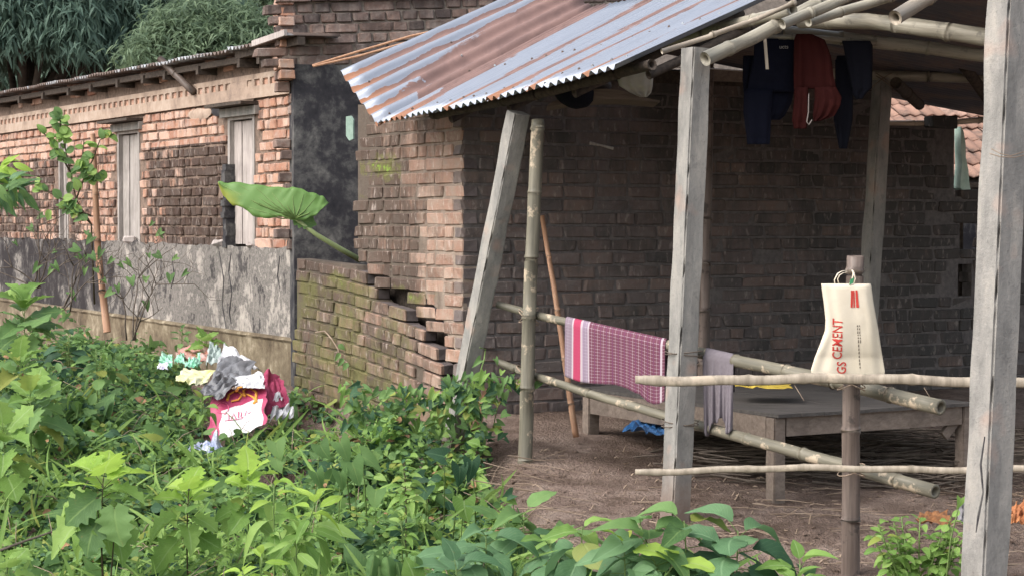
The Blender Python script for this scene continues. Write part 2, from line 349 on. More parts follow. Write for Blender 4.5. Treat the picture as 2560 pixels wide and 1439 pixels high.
class MB:
    def __init__(s): s.v = []; s.f = []; s.uv = []; s.nd = []
    def add(s, v, f, uv=None, nd=None):
        b = len(s.v); s.v += [tuple(x) for x in v]; s.f += [tuple(b + i for i in q) for q in f]
        s.uv += list(uv) if uv is not None else [(0, 0)] * len(v); s.nd += list(nd) if nd is not None else [0] * len(v)
    def box(s, c, ax, ay, az):   # centre and three half-axis vectors
        c = Vector(c); ax, ay, az = Vector(ax), Vector(ay), Vector(az)
        v = [c + ax * i + ay * j + az * k for i in (-1, 1) for j in (-1, 1) for k in (-1, 1)]
        s.add(v, [(0, 1, 3, 2), (4, 6, 7, 5), (0, 4, 5, 1), (2, 3, 7, 6), (0, 2, 6, 4), (1, 5, 7, 3)])
    def tube(s, pts, radii, sides=8, cap=True, jitter=0, nd=None, flat=1.0):
        pts = [Vector(p) for p in pts]; n = len(pts); b = len(s.v); prev = None
        for i, p in enumerate(pts):
            t = (pts[min(i + 1, n - 1)] - pts[max(i - 1, 0)]).normalized()
            a = t.cross(Vector((0, 0, 1)))
            if a.length < .05: a = t.cross(Vector((1, 0, 0)))
            a.normalize()
            if prev is not None and a.dot(prev) < 0: a = -a
            prev = a; c = t.cross(a)
            for k in range(sides):
                an = 2 * math.pi * k / sides; r = radii[i] * (1 + jitter * (random.random() - .5))
                s.v.append(tuple(p + a * math.cos(an) * r + c * math.sin(an) * r * flat)); s.uv.append((k / sides, i / max(n - 1, 1))); s.nd.append(nd[i] if nd else 0)
        for i in range(n - 1):
            for k in range(sides):
                k2 = (k + 1) % sides; s.f.append((b + i * sides + k, b + i * sides + k2, b + (i + 1) * sides + k2, b + (i + 1) * sides + k))
        if cap:
            s.f.append(tuple(b + k for k in range(sides))[::-1]); s.f.append(tuple(b + (n - 1) * sides + k for k in range(sides)))
    def build(s, name, mat, parent=None, smooth=False, loc=None):
        me = mesh_data(name, s.v, s.f, mat, smooth, s.uv, {'node': s.nd} if any(s.nd) else None)
        if loc is not None and parent is None:
            me.transform(Matrix.Translation(-Vector(loc))); o = bpy.data.objects.new(name, me); link(o); o.location = loc; return o
        return obj(name, me, parent)
def bamboo(name, pts, r0, r1, mat, parent=None, step=.3, sides=12, hollow=(True, True), knot=.14, seed=0):
    """a culm: a polyline with swollen nodes and cut hollow ends; local Z runs along it so that the grain follows"""
    rr = random.Random(seed); P = [Vector(p) for p in pts]; o0 = P[0]; ax = (P[-1] - P[0]).normalized(); q = ax.to_track_quat('Z', 'Y'); qi = q.inverted()
    L = [0]
    for a, b in zip(P, P[1:]): L.append(L[-1] + (b - a).length)
    T = L[-1]
    def at(t):
        for i in range(len(P) - 1):
            if t <= L[i + 1] or i == len(P) - 2: return P[i].lerp(P[i + 1], (t - L[i]) / (L[i + 1] - L[i]))
    ts = [(0, 0)]; x = step * rr.uniform(.4, .9)
    while x < T - .02:
        ts += [(x - .022, 0), (x - .007, .55), (x, 1), (x + .007, .55), (x + .022, 0)]; x += step * rr.uniform(.8, 1.2)
        if x - step * .5 < T - .02: ts.append((min(x - step * .5, T - .01), 0))
    ts.append((T, 0)); ts = sorted(set((max(0, min(T, a)), b) for a, b in ts))
    c = []; rad = []; nd = []
    for t, k in ts:
        r = r0 + (r1 - r0) * t / T; c.append(qi @ (at(t) - o0) + Vector((rr.uniform(-.002, .002), rr.uniform(-.002, .002), 0))); rad.append(r * (1 + knot * k)); nd.append(1.0 if k == 1 else 0)
    mb = MB(); mb.tube(c, rad, sides, cap=False, nd=nd, jitter=.03)
    for e, hol in ((0, hollow[0]), (len(c) - 1, hollow[1])):
        b = len(mb.v); d = 1 if e == 0 else -1; base = e * sides
        if hol:
            for k in range(sides):
                v = Vector(mb.v[base + k]); m_ = c[e] + (v - c[e]) * .62; mb.v.append(tuple(m_)); mb.uv.append((0, 0)); mb.nd.append(.0)
            for k in range(sides):
                v = Vector(mb.v[base + k]); m_ = c[e] + (v - c[e]) * .58 + Vector((0, 0, .04 * d)); mb.v.append(tuple(m_)); mb.uv.append((0, 0)); mb.nd.append(1.6)  # inner ring tinted dark to paint shade inside the hollow end
            for k in range(sides):
                k2 = (k + 1) % sides; mb.f.append((base + k, base + k2, b + k2, b + k)); mb.f.append((b + k, b + k2, b + sides + k2, b + sides + k))
            mb.f.append(tuple(b + sides + k for k in range(sides)))
        else: mb.f.append(tuple(base + k for k in range(sides)))
    me = mesh_data(name, mb.v, mb.f, mat, True, mb.uv, {'node': mb.nd}); me.shade_smooth() if hasattr(me, 'shade_smooth') else None
    o = bpy.data.objects.new(name, me); link(o, parent); setw(o, Matrix.Translation(o0) @ q.to_matrix().to_4x4()); return o
def cham(lx, ly, lz, b, jit, seed):
    """chamfered, slightly uneven unit block with half sizes lx, ly, lz"""
    r = random.Random(seed); v = []; idx = {}
    for sx in (-1, 1):
        for sy in (-1, 1):
            for sz in (-1, 1):
                j = [r.uniform(-jit, jit) for _ in range(3)]
                c = (sx * lx + j[0], sy * ly + j[1], sz * lz + j[2]); bb = b * r.uniform(.7, 1.5)
                for a in range(3):
                    q = [c[0] - sx * bb, c[1] - sy * bb, c[2] - sz * bb]; q[a] = c[a]; idx[(sx, sy, sz, a)] = len(v); v.append(tuple(q))
    f = []
    def I(s, a): return idx[(s[0], s[1], s[2], a)]
    for a in range(3):
        o1, o2 = [k for k in range(3) if k != a]
        for sg in (-1, 1):
            q = []
            for s1, s2 in ((-1, -1), (1, -1), (1, 1), (-1, 1)):
                s = [0, 0, 0]; s[a] = sg; s[o1] = s1; s[o2] = s2; q.append(I(s, a))
            f.append(tuple(q))
        for s1 in (-1, 1):
            for s2 in (-1, 1):
                q = []
                for sg, ax_ in ((-1, o1), (1, o1), (1, o2), (-1, o2)):
                    s = [0, 0, 0]; s[a] = sg; s[o1] = s1; s[o2] = s2; q.append(I(s, ax_))
                f.append(tuple(q))
    for s in [(x, y, z) for x in (-1, 1) for y in (-1, 1) for z in (-1, 1)]: f.append(tuple(I(s, a) for a in range(3)))
    return v, f
def in_poly(x, y, P):
    c = False; j = len(P) - 1
    for i in range(len(P)):
        if (P[i][1] > y) != (P[j][1] > y) and x < (P[j][0] - P[i][0]) * (y - P[i][1]) / (P[j][1] - P[i][1]) + P[i][0]: c = not c
        j = i
    return c
BRICKS = {}
def brick_meshes(mat, key):
    if key not in BRICKS:
        BRICKS[key] = []
        for i in range(9):
            v, f = cham(.5, .5, .5, .07, .045, 100 + i); BRICKS[key].append((mesh_data('brick', v, f, mat), v, f))
    return BRICKS[key]
COURSE = .085
def brick_wall(parent, pl, s0, s1, z0, z1, mask, mat, key, seed=0, depth=.11, header=.35, off=0, xf=None, limit=285, jit=.006, quoin=None, course=COURSE, joint=.011, vj=None, size=(.245, .115)):
    """lay bricks one by one; the ones that show largest become parts, the rest one 'stuff' part"""
    rr = random.Random(seed); ms = brick_meshes(mat, key); L = []
    for r in range(int((z1 - z0) / course) + 1):
        z = z0 + (r + .5) * course; s = s0 - rr.uniform(0, .2) if quoin is None else s0 + quoin[r % 2]
        allh = rr.random() < header * .6
        while s < s1:
            l = size[1] if (allh or rr.random() < header) else size[0]
            l *= rr.uniform(.94, 1.05); c = s + l / 2; s += l + (vj or joint) * rr.uniform(.7, 1.4)
            if s > s1 + .05: break
            if not mask(c, z, l): continue
            sz = (l, depth, course - joint * rr.uniform(.7, 1.5))
            a, zz, o, rot = (c, z, 0, 0) if xf is None else xf(c, z)
            p = pl.at(a, zz, off + o - depth / 2 + rr.uniform(-jit, jit) + (rr.random() < .04) * rr.uniform(-.02, .012))
            L.append((p, sz, rot + rr.uniform(-.012, .012), rr.uniform(-.03, .03), rr.randrange(9)))
    def big(b):
        if not scr_ok(b[0], 30): return 0
        return b[1][0] / (b[0].y ** 2)
    L.sort(key=big, reverse=True)
    R0 = Matrix(((pl.d.x, -pl.n.x, 0), (pl.d.y, -pl.n.y, 0), (0, 0, 1)))
    def mat4(b):
        p, sz, rot, yaw, k = b
        return Matrix.Translation(p) @ (R0 @ Matrix.Rotation(yaw, 3, 'Z') @ Matrix.Rotation(-rot, 3, 'Y')).to_4x4() @ Matrix.Diagonal((*sz, 1))
    for b in L[:limit]:
        o = bpy.data.objects.new('brick', ms[b[4]][0]); link(o, parent); setw(o, mat4(b))
    rest = L[limit:]
    if rest:
        v = []; f = []; t = []
        for b in rest:
            m4 = mat4(b); base = len(v); mv, mf = ms[b[4]][1], ms[b[4]][2]; v += [tuple(m4 @ Vector(q)) for q in mv]; f += [tuple(base + i for i in q) for q in mf]; t += [rr.random()] * len(mv)
        o = obj('brickwork', mesh_data('brickwork', v, f, mat, attrs={'tone': t}), parent); o['kind'] = 'stuff'
    return L
def slab(parent, name, pl, s0, s1, z0, z1, holes, d0, d1, mat):
    """wall core from offset d0 (front) to d1 (back) with rectangular holes, as abutting boxes"""
    xs = sorted({s0, s1, *[h[0] for h in holes], *[h[1] for h in holes]}); mb = MB()
    for a, b in zip(xs, xs[1:]):
        zs = [(z0, z1)]
        for h in holes:
            if h[0] < (a + b) / 2 < h[1]:
                nz = []
                for c, d in zs:
                    if h[2] > c: nz.append((c, min(d, h[2])))
                    if h[3] < d: nz.append((max(c, h[3]), d))
                zs = [q for q in nz if q[1] - q[0] > .001]
        for c, d in zs:
            mb.box(pl.at((a + b) / 2, (c + d) / 2, (d0 + d1) / 2), pl.d * (b - a) / 2, pl.n * (d1 - d0) / 2, Vector((0, 0, (d - c) / 2)))
    return mb.build(name, mat, parent)
def prism(parent, name, pl, poly, d0, d1, mat):
    n = len(poly); v = [pl.at(a, z, d0) for a, z in poly] + [pl.at(a, z, d1) for a, z in poly]
    f = [tuple(range(n)), tuple(range(2 * n - 1, n - 1, -1))] + [(i, (i + 1) % n, n + (i + 1) % n, n + i) for i in range(n)]
    return obj(name, mesh_data(name, v, f, mat), parent)
def rough_post(name, p0, p1, sx, sy, ax, mat, parent=None, seed=0, chip=.010, nseg=64, taper=1.0, label=None):
    """square cast post with chipped arrises; ax = horizontal direction of its first side"""
    p0, p1 = Vector(p0), Vector(p1); t = (p1 - p0).normalized(); a = Vector(ax); a = (a - t * a.dot(t)).normalized(); b = t.cross(a); v = []; f = []
    prof = [(-1, -1), (-.86, -1.0), (0, -1), (.86, -1.0), (1, -1), (1, -.86), (1, 0), (1, .86), (1, 1), (.86, 1), (0, 1), (-.86, 1), (-1, 1), (-1, .86), (-1, 0), (-1, -.86)]
    m = len(prof)
    for i in range(nseg + 1):
        k = i / nseg; c = p0.lerp(p1, k); w = 1 + (taper - 1) * k
        for j, (x, y) in enumerate(prof):
            corner = abs(x) == 1 and abs(y) == 1
            d = noise.noise(Vector((k * 9 + seed * 5, x * 1.3, y * 1.3 + seed))) * chip * .6
            if corner: d = -.006 - max(0, noise.noise(Vector((k * 30 + seed, x * 3, y * 3)))) * chip * 3.2
            v.append(c + a * (x * (sx / 2 * w + d)) + b * (y * (sy / 2 * w + d)))
    for i in range(nseg):
        for j in range(m): f.append((i * m + j, i * m + (j + 1) % m, (i + 1) * m + (j + 1) % m, (i + 1) * m + j))
    f.append(tuple(range(m))[::-1]); f.append(tuple(nseg * m + j for j in range(m)))
    me = mesh_data(name, v, f, mat, False)
    if parent: return obj(name, me, parent)
    me.transform(Matrix.Translation(-p0)); o = bpy.data.objects.new(name, me); link(o); o.location = p0; return o
# ================================================================ GROUND
def axis(a, b, st, far, n):
    c = list(np.arange(a, b + 1e-6, st)); lo = [a - (far * (i / n) ** 2.2) for i in range(n, 0, -1)]; hi = [b + (far * (i / n) ** 2.2) for i in range(1, n + 1)]
    return lo + c + hi
gx = axis(-5.5, 5.0, .055, 300, 14); gy = axis(5.5, 18, .06, 300, 14)
gv = [(x, y, ground_z(x, y) if (-7 < x < 6 and 4 < y < 20) else -.02) for y in gy for x in gx]
nx = len(gx); gf = [(j * nx + i, j * nx + i + 1, (j + 1) * nx + i + 1, (j + 1) * nx + i) for j in range(len(gy) - 1) for i in range(nx - 1)]
g = obj('ground', mesh_data('ground', gv, gf, MT['soil'], True)); g['kind'] = 'structure'

# ================================================================ LONG BRICK HOUSE (left)
def holeA(x0, y0, x1, y1):
    s1, z1 = PA.px(x0, y0); s0, z0 = PA.px(x1, y1); _, zt = PA.px(x1, y0); return [s0, s1, z0, (z1 + zt) / 2]
house = empty('brick_house', PA.at(0, 0), 'long low brick house with two narrow shutters, a plastered base and a rusty tin eave', 'house')
SILL = 1.24
h1 = holeA(290, 318, 347, 606); h2 = holeA(566, 280, 634, 628); h3 = holeA(143, 345, 168, 600)
h1[2] = h2[2] = h3[2] = SILL
holes = [h1, h2, h3]
TOP = 2.74
zb = PA.px(700, 176)[1]; zb0 = PA.px(700, 238)[1]       # cement band
def maskA(s, z, l):
    if s - l / 2 < -.02: return False
    if z < SILL + .03 or zb0 - .015 < z < zb + .02: return False
    for a, b, c, d in holes:
        if a - l * .42 < s < b + l * .42 and c < z < d + .06: return False
    if z > TOP - .12 and math.sin(s * 5.1) + math.sin(s * 11.7) > .35: return False
    if z > TOP - .04 and math.sin(s * 3.1) > -.2: return False
    return True
brick_wall(house, PA, 0, 10.6, SILL, TOP + .04, maskA, MT['brickA'], 'A', 3, header=.62, jit=.010, limit=290, joint=.014)
slab(house, 'mortar', PA, .01, 10.8, 0, TOP, holes, -.018, -.24, MT['mortarA'])
_top = [(10.8 - i * .06, SILL + .012 + .035 * noise.noise(Vector((i * .23, 0, 3))) + .02 * noise.noise(Vector((i * .9, 2, 3)))) for i in range(180)]
obj_ = prism(house, 'plaster_base', PA, [(.03 + .012 * noise.noise(Vector((z * 7, 1, 1))), z) for z in np.arange(.56, SILL, .05)] + _top[::-1] + [(10.8, .56)], .022, -.018, MT['plasterA'])
for pts in ([(578, 632), (572, 680), (580, 730), (574, 780), (578, 808)], [(700, 640), (694, 690), (700, 720)], [(430, 640), (436, 690), (428, 720)], [(548, 628), (560, 700), (556, 760), (566, 820)]):
    mb = MB(); mb.tube([PA.at(*PA.px(a_, b_, .023), .023) for a_, b_ in pts], [.004, .007, .005, .008, .004][:len(pts)], 5); mb.build('plaster_crack', MT['plasterB'], house)
# lumpy plinth with a ledge
mb = MB(); nS = 150
for i in range(nS + 1):
    s = -.12 + 10.9 * i / nS
    j = lambda k: .008 * noise.noise(Vector((s * 6, k * 2.1, 1)))
    prof = [(.02, .572), (.05 + j(1), .568), (.058 + j(2), .55 + j(3)), (.045 + j(4), .53), (.042 + j(5), .3), (.05 + j(6), 0), (.05, -.2)]
    mb.v += [tuple(PA.at(s, z + (0 if k < 5 else 0), o)) for k, (o, z) in enumerate(prof)]; mb.uv += [(0, 0)] * 7; mb.nd += [0] * 7
    if i: mb.f += [((i - 1) * 7 + k, i * 7 + k, i * 7 + k + 1, (i - 1) * 7 + k + 1) for k in range(6)]
mb.box(PA.at(5.33, .17, -.1), PA.d * 5.45, PA.n * .13, Vector((0, 0, .38)))
mb.build('plinth', MT['plinth'], house)
# cement band with pressed brick niches
mb = MB(); zc = (zb + zb0) / 2; hgt = zb - zb0
zl, zu = zb0 + hgt * .50, zb - hgt * .22
mb.box(PA.at(5.4, (zb0 + zl) / 2, 0), PA.d * 5.38, PA.n * .022, Vector((0, 0, (zl - zb0) / 2)))
mb.box(PA.at(5.4, (zu + zb) / 2, 0), PA.d * 5.38, PA.n * .018, Vector((0, 0, (zb - zu) / 2)))
s = .05
rr = random.Random(5)
while s < 10.7:
    mb.box(PA.at(s, (zl + zu) / 2, 0), PA.d * rr.uniform(.02, .032), PA.n * .02, Vector((0, 0, (zu - zl) / 2))); s += rr.uniform(.155, .175)
mb.build('cement_band', MT['band'], house)
nb = MB(); nb.box(PA.at(5.4, (zl + zu) / 2, -.012), PA.d * 5.38, PA.n * .014, Vector((0, 0, (zu - zl) / 2))); nb.build('niche_brick', MT['brickA'], house)
# mortar smear repairs near the second window
def blob(parent, name, pl, px, py, rx, rz, th_, mat, seed=0):
    a, z = pl.px(px, py); n = 18; v = [tuple(pl.at(a, z, th_))]; f = []
    for ring, k in ((.6, .8), (1, 0)):
        for i in range(n):
            an = 2 * math.pi * i / n; q = 1 + .35 * noise.noise(Vector((math.cos(an) * 1.5, math.sin(an) * 1.5, seed)))
            v.append(tuple(pl.at(a + math.cos(an) * rx * ring * q, z + math.sin(an) * rz * ring * q, th_ * k + .002)))
    f = [(0, 1 + i, 1 + (i + 1) % n) for i in range(n)] + [(1 + i, 1 + n + i, 1 + n + (i + 1) % n, 1 + (i + 1) % n) for i in range(n)]
    return obj(name, mesh_data(name, v, f, mat, True), parent)
blob(house, 'plaster_patch', PA, 600, 232, .36, .13, .022, MT['band'], 1)
blob(house, 'plaster_patch', PA, 545, 262, .2, .1, .02, MT['plasterB'], 2)
blob(house, 'plaster_patch', PA, 500, 285, .3, .05, .016, MT['band'], 3)
def window(h, white, label):
    a, b, c, d = h; z0, z1 = c, d; fr = MB(); w_ = .045
    for s_ in (a + w_ / 2, b - w_ / 2): fr.box(PA.at(s_, (z0 + z1) / 2, -.05), PA.d * w_ / 2, PA.n * .04, Vector((0, 0, (z1 - z0) / 2)))
    fr.box(PA.at((a + b) / 2, z1 - .03, -.05), PA.d * ((b - a) / 2 - w_), PA.n * .04, Vector((0, 0, .03)))
    o = fr.build('window', MT['shutter_grey'], house); o['label'] = label
    n = 3; wd = (b - a - 2 * w_) / n
    for i in range(n):
        p = MB(); s_ = a + w_ + wd * (i + .5)
        p.box(PA.at(s_, (z0 + z1) / 2 - .02, -.062 - .008 * (i % 2)), PA.d * (wd / 2 - .003), PA.n * .012, Vector((0, 0, (z1 - z0) / 2 - .05)))
        p.build('shutter_plank', MT['shutter'] if white else MT['shutter_grey'], o)
    bk = MB(); bk.box(PA.at((a + b) / 2, (z0 + z1) / 2, -.2), PA.d * ((b - a) / 2 + .0), PA.n * .01, Vector((0, 0, (z1 - z0) / 2))); bk.build('window_back', MT['wood_and_shade'], o)
    return o
window(h1, False, 'grey wooden shutter'); window(h2, True, 'bleached wooden shutter'); window(h3, False, 'narrow far shutter')
# lintels
for h, wd_ in ((h1, .07), (h2, .09)):
    lb = MB(); lb.box(PA.at((h[0] + h[1]) / 2 - .02, h[3] - .035 + .035, -.03), PA.d * ((h[1] - h[0]) / 2 + .10), PA.n * .062, Vector((0, 0, .035))); lb.build('lintel', MT['concrete'], house)
    sb = MB(); sb.box(PA.at((h[0] + h[1]) / 2, h[3] + .055, .07), PA.d * ((h[1] - h[0]) / 2 + .12), PA.n * .08, Vector((0, 0, .012))); sb.build('rain_board', MT['wood_and_shade'], house)
# crumbling black jamb of window 2
a, b, c, d = h2; jm = MB()
for i in range(14):
    z = c + (d - c) * .62 * (i + .5) / 14; jm.box(PA.at(b - .02 + random.uniform(-.01, .01), z, -.012 + random.uniform(-.01, .012)), PA.d * random.uniform(.03, .045), PA.n * .05, Vector((0, 0, (d - c) * .62 / 28 * 1.02)))
jm.build('crumbling_jamb', MT['plasterB'], house)
for px, py, r in ((552, 622, .05), (632, 628, .03), (328, 603, .06)):
    st = MB(); a_, z_ = PA.px(px, py); c0 = PA.at(a_, SILL + .012 + r * .45, .02); v, f = cham(r, .03, r * .5, .012, .008, px); st.add([c0 + Vector(q) for q in v], f)
    st.build('sill_rubble', MT['shutter'], house)
# ---- tin eave of the house
TIN = M('rusted_thin_tin', .6, .3, .15)
p = TIN.obj(); f1 = TIN.noise(p, 3, 5, .7); f2 = TIN.noise(p, 25, 3)
TIN.col(TIN.mix(TIN.ramp(f1, [(.5, 0), (.62, 1)]), TIN.mix(f2, (.075, .06, .055), (.16, .11, .085)), (.34, .36, .38))); MT['tin'] = TIN.m
def tin_strip(name, sA, zA, sB, zB, parent, over=.22, back=1.0, rise=.02, amp=.015, pitch=.078):
    n = int((sB - sA) / (pitch / 6)); v = []; f = []; cols = 5
    for i in range(n + 1):
        s = sA + (sB - sA) * i / n; z = zA + (zB - zA) * i / n + amp * math.sin(2 * math.pi * s / pitch) + .012 * noise.noise(Vector((s * 2.2, 3, 0)))
        for j in range(cols + 1):
            o = over - (over + back) * j / cols + (.025 * noise.noise(Vector((int(s / .62) * 3.7, 9, 0))) if j == 0 else 0)
            v.append(PA.at(s, z + rise * (over - o), o))
    c1 = cols + 1; f = [(i * c1 + j, i * c1 + j + 1, (i + 1) * c1 + j + 1, (i + 1) * c1 + j) for i in range(n) for j in range(cols)]
    o = obj(name, mesh_data(name, v, f, MT['tin'], True), parent); md = o.modifiers.new('t', 'SOLIDIFY'); md.thickness = .002; return o
def atA(px, py, off=.22):
    return PA.px(px, py, off)
s1_, z1_ = atA(566, 128); s2_, z2_ = atA(0, 232); s3_, z3_ = atA(-160, 262)
k = 0; cur = s1_
while cur < s3_ + .6:
    nx_ = min(cur + .68, s3_ + .7); f0 = lambda s: z1_ + (z2_ - z1_) * (s - s1_) / (s2_ - s1_)
    tin_strip('tin_sheet', cur, f0(cur) + .004 * (k % 2), nx_ + .05, f0(nx_) + .004 * (k % 2), house); cur = nx_; k += 1
t1 = atA(722, 84); t2 = atA(640, 112); t3 = atA(566, 122)
tin_strip('tin_sheet', t1[0], t1[1], t2[0], t2[1], house, over=.24, rise=.02, back=.2); tin_strip('tin_sheet', t2[0] - .04, t2[1] + .003, t3[0], t3[1], house, back=.3)
fb = MB(); fb.box(PA.at((t1[0] + t2[0]) / 2, (t1[1] + t2[1]) / 2 + .005, .245), (PA.at(t2[0], t2[1]) - PA.at(t1[0], t1[1])) / 2, PA.n * .012, Vector((0, 0, .022))); fb.build('fascia_strip', MT['shutter'], house)
# eave timbers, short rafters
em = MB(); em.box(PA.at((s1_ + s3_) / 2, (z1_ + z2_) / 2 - .06, .10), (PA.at(s3_, z3_) - PA.at(s1_, z1_)) / 2, PA.n * .03, Vector((0, 0, .025))); em.build('eave_beam', MT['wood_and_shade'], house)
em = MB(); em.box(PA.at((t1[0] + t3[0]) / 2, (t1[1] + t3[1]) / 2 - .05, .12), (PA.at(t3[0], t3[1]) - PA.at(t1[0], t1[1])) / 2, PA.n * .03, Vector((0, 0, .03))); em.build('eave_beam', MT['wood_and_shade'], house)
for px in (690, 640, 535, 450, 395, 330, 262, 205, 140, 80, 20):
    a_, z_ = PA.px(px, 200); zt = (z1_ + (z2_ - z1_) * (a_ - s1_) / (s2_ - s1_)) if a_ > s1_ else t2[1]
    rb = MB(); rb.box(PA.at(a_, zt - .1, -.02), PA.d * .03, PA.n * .17, Vector((0, 0, .035))); rb.build('rafter_end', MT['wood_and_shade'], house)
ua, uz = PA.px(400, 148, .2); la, lz = PA.px(488, 232, .03)
bamboo('strut', [PA.at(ua, uz, .2), PA.at(la, lz, .04)], .032, .032, MT['bamboo_brown'], house, hollow=(0, 0))
rb = slab(house, 'dark_gap_strip', PA, .05, 10.8, TOP, TOP + .07, [], -.12, -.24, MT['wood_and_shade'])  # dark strip painting the shaded gap under the tin eave

# ================================================================ TALL BRICK BLOCK behind
tall = empty('brick_building', PB.at(0, 0), 'taller soot-stained brick building behind the tin roof, with a black plastered wall below', 'building')
Zb = PB.px(760, 168)[1]
tilt = .075
def maskB(s, z, l): return s > .02
def xfB(s, z): return s, z + tilt * s * .8, (.045 if abs(z - Zb - .52) < .045 or abs(z - Zb - .6) < .03 else 0), tilt * .8
brick_wall(tall, PB, -.12, 3.6, Zb, Zb + 1.1, lambda s, z, l: True, MT['brickB'], 'B', 5, header=.3, xf=xfB, jit=.008, limit=280, course=.079)
PBe = Plane((PB.at(-.12, 0).x, PB.at(-.12, 0).y), -PB.n, -PB.d)
brick_wall(tall, PBe, .115, .38, Zb - .1, Zb + 1.1, lambda s, z, l: True, MT['brickA'], 'A', 6, header=1, xf=None, jit=.006, limit=60, course=.079, off=.005)
slab(tall, 'mortar', PB, -.10, 4.2, Zb - .05, Zb + 1.4, [], -.02, -.36, MT['mortar'])
slab(tall, 'black_plaster', PB, -.02, 3.9, -.1, Zb + .02, [], -.004, -.25, MT['plasterB'])
# corner column of bricks between the house and the black wall
PBc = Plane((PA.at(0, 0).x, PA.at(0, 0).y), PB.d, PB.n)
brick_wall(tall, PBc, .0, .12, SILL, Zb - .02, lambda s, z, l: s < .09, MT['brickB'], 'B', 9, header=1, limit=40, depth=.1, off=.012)
slab(tall, 'mortar', PBc, .0, .115, .3, Zb, [], -.01, -.2, MT['mortar'])

# ================================================================ CRACKED WALL (C)
cw = empty('cracked_brick_wall', K, 'cracked mossy brick wall whose lower left part has slumped away from the upright corner', 'brick wall')
up_poly = [(870, 250), (1175, 250), (1175, 985), (1128, 985), (1124, 905), (1092, 868), (1072, 800), (1012, 742), (925, 700), (884, 660), (884, 250)]
lo_poly = [(700, 632), (760, 632), (890, 654), (925, 703), (1008, 762), (1060, 818), (1088, 864), (1104, 900), (1116, 935), (1122, 1150), (700, 1150)]
PCf = PC
CT = 2.28
def pxC(s, z): return proj(PC.at(s, z))
def maskC1(s, z, l):
    a = pxC(s, z); b = pxC(s + l * .45, z)
    return in_poly(a[0], a[1] + 6, up_poly) and s > -.2 and b[0] > 880
brick_wall(cw, PC, 0, 1.62, .25, CT, maskC1, MT['brickC'], 'C', 11, header=.3, quoin=(0, .122), limit=150, jit=.005, vj=.005)
piv_s, piv_z = PC.px(752, 640)
def slump(s, z):
    d = piv_s - s; return s, z - .045 * d - .02 * d * d, +.006 + .004 * d, (.045 + .04 * d)
def maskC2(s, z, l):
    q = slump(s, z); a = pxC(q[0], q[1]); return in_poly(a[0] + 6, a[1] - 9, lo_poly)
brick_wall(cw, PC, -.1, piv_s + .12, -.25, 1.9, maskC2, MT['brickC'], 'C', 12, header=.3, xf=slump, limit=150, jit=.006, vj=.005)
def mpoly(pp, clip=None): return [PC.px(x, y) for x, y in pp]
prism(cw, 'mortar', PC, mpoly([(892, 262), (1150, 262), (1156, 960), (1150, 958), (1146, 890), (1120, 850), (1100, 780), (1040, 725), (945, 680), (892, 640)]), -.009, -.11, MT['mortarC'])
prism(cw, 'mortar', PC, mpoly([(742, 646), (888, 664), (915, 716), (975, 790), (1020, 850), (1050, 900), (1070, 940), (1080, 980), (1100, 1180), (742, 1180)]), -.003, -.11, MT['mortarC'])
slab(cw, 'dark_backing', PC, .12, 2.42, -.2, 1.1, [], -.16, -.28, MT['wood_and_shade'])  # dark slabs added behind the crack to put its shade in
slab(cw, 'dark_backing', PC, .12, 1.5, 1.1, 2.2, [], -.16, -.28, MT['wood_and_shade'])

# ================================================================ DARK WALL (D)
dw = empty('dark_brick_wall', K, 'long smoke-darkened brick wall standing in the shade behind the bed', 'brick wall')
sE = PD.px(2387, 400)[0]; zE = PD.px(2300, 316)[1]
hd1 = [PD.px(2402, 590)[0], PD.px(2466, 590)[0], PD.px(2420, 632)[1], PD.px(2420, 558)[1]]
hd2 = [PD.px(2398, 700)[0], PD.px(2432, 700)[0], PD.px(2415, 740)[1], PD.px(2415, 660)[1]]
sN = PD.px(2188, 300)[0]
def topD(s): return 2.2 + min(s, .75) * .4 if s < sN + .06 else zE
def maskD(s, z, l):
    if z > topD(s) - .02: return False
    x, y = pxD(s, z)
    if x + l * 150 > 2392 and y < 486 + (14 if x < 2410 else -8 * 0): return False
    for a, b, c, d in (hd1, hd2):
        if a - l * .35 < s < b + l * .35 and c < z < d: return False
    return s < 4.7
def pxD(s, z): return proj(PD.at(s, z))
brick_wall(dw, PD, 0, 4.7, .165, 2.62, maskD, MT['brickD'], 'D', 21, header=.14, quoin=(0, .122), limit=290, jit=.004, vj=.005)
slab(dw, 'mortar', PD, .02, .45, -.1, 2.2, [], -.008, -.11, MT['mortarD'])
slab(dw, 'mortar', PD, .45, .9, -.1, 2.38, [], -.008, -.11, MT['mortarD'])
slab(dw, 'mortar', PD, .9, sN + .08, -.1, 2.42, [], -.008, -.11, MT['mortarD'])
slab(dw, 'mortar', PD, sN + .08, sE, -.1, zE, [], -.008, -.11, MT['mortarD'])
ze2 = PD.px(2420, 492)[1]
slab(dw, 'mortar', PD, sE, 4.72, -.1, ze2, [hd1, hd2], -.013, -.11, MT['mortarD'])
slab(dw, 'dark_backing', PD, .3, 3.0, -.1, 2.3, [], -.16, -.26, MT['mortarD'])
# added dark slabs paint the shade inside the two wall openings
slab(dw, 'dark_backing', PD, hd2[0] - .1, hd2[1] + .1, .2, hd2[3] + .05, [], -.14, -.2, MT['wood_and_shade'])
slab(dw, 'dark_backing', PD, hd1[0] - .1, hd1[0] + (hd1[1] - hd1[0]) * .62, hd1[2] - .05, hd1[3] + .02, [], -.14, -.2, MT['wood_and_shade'])
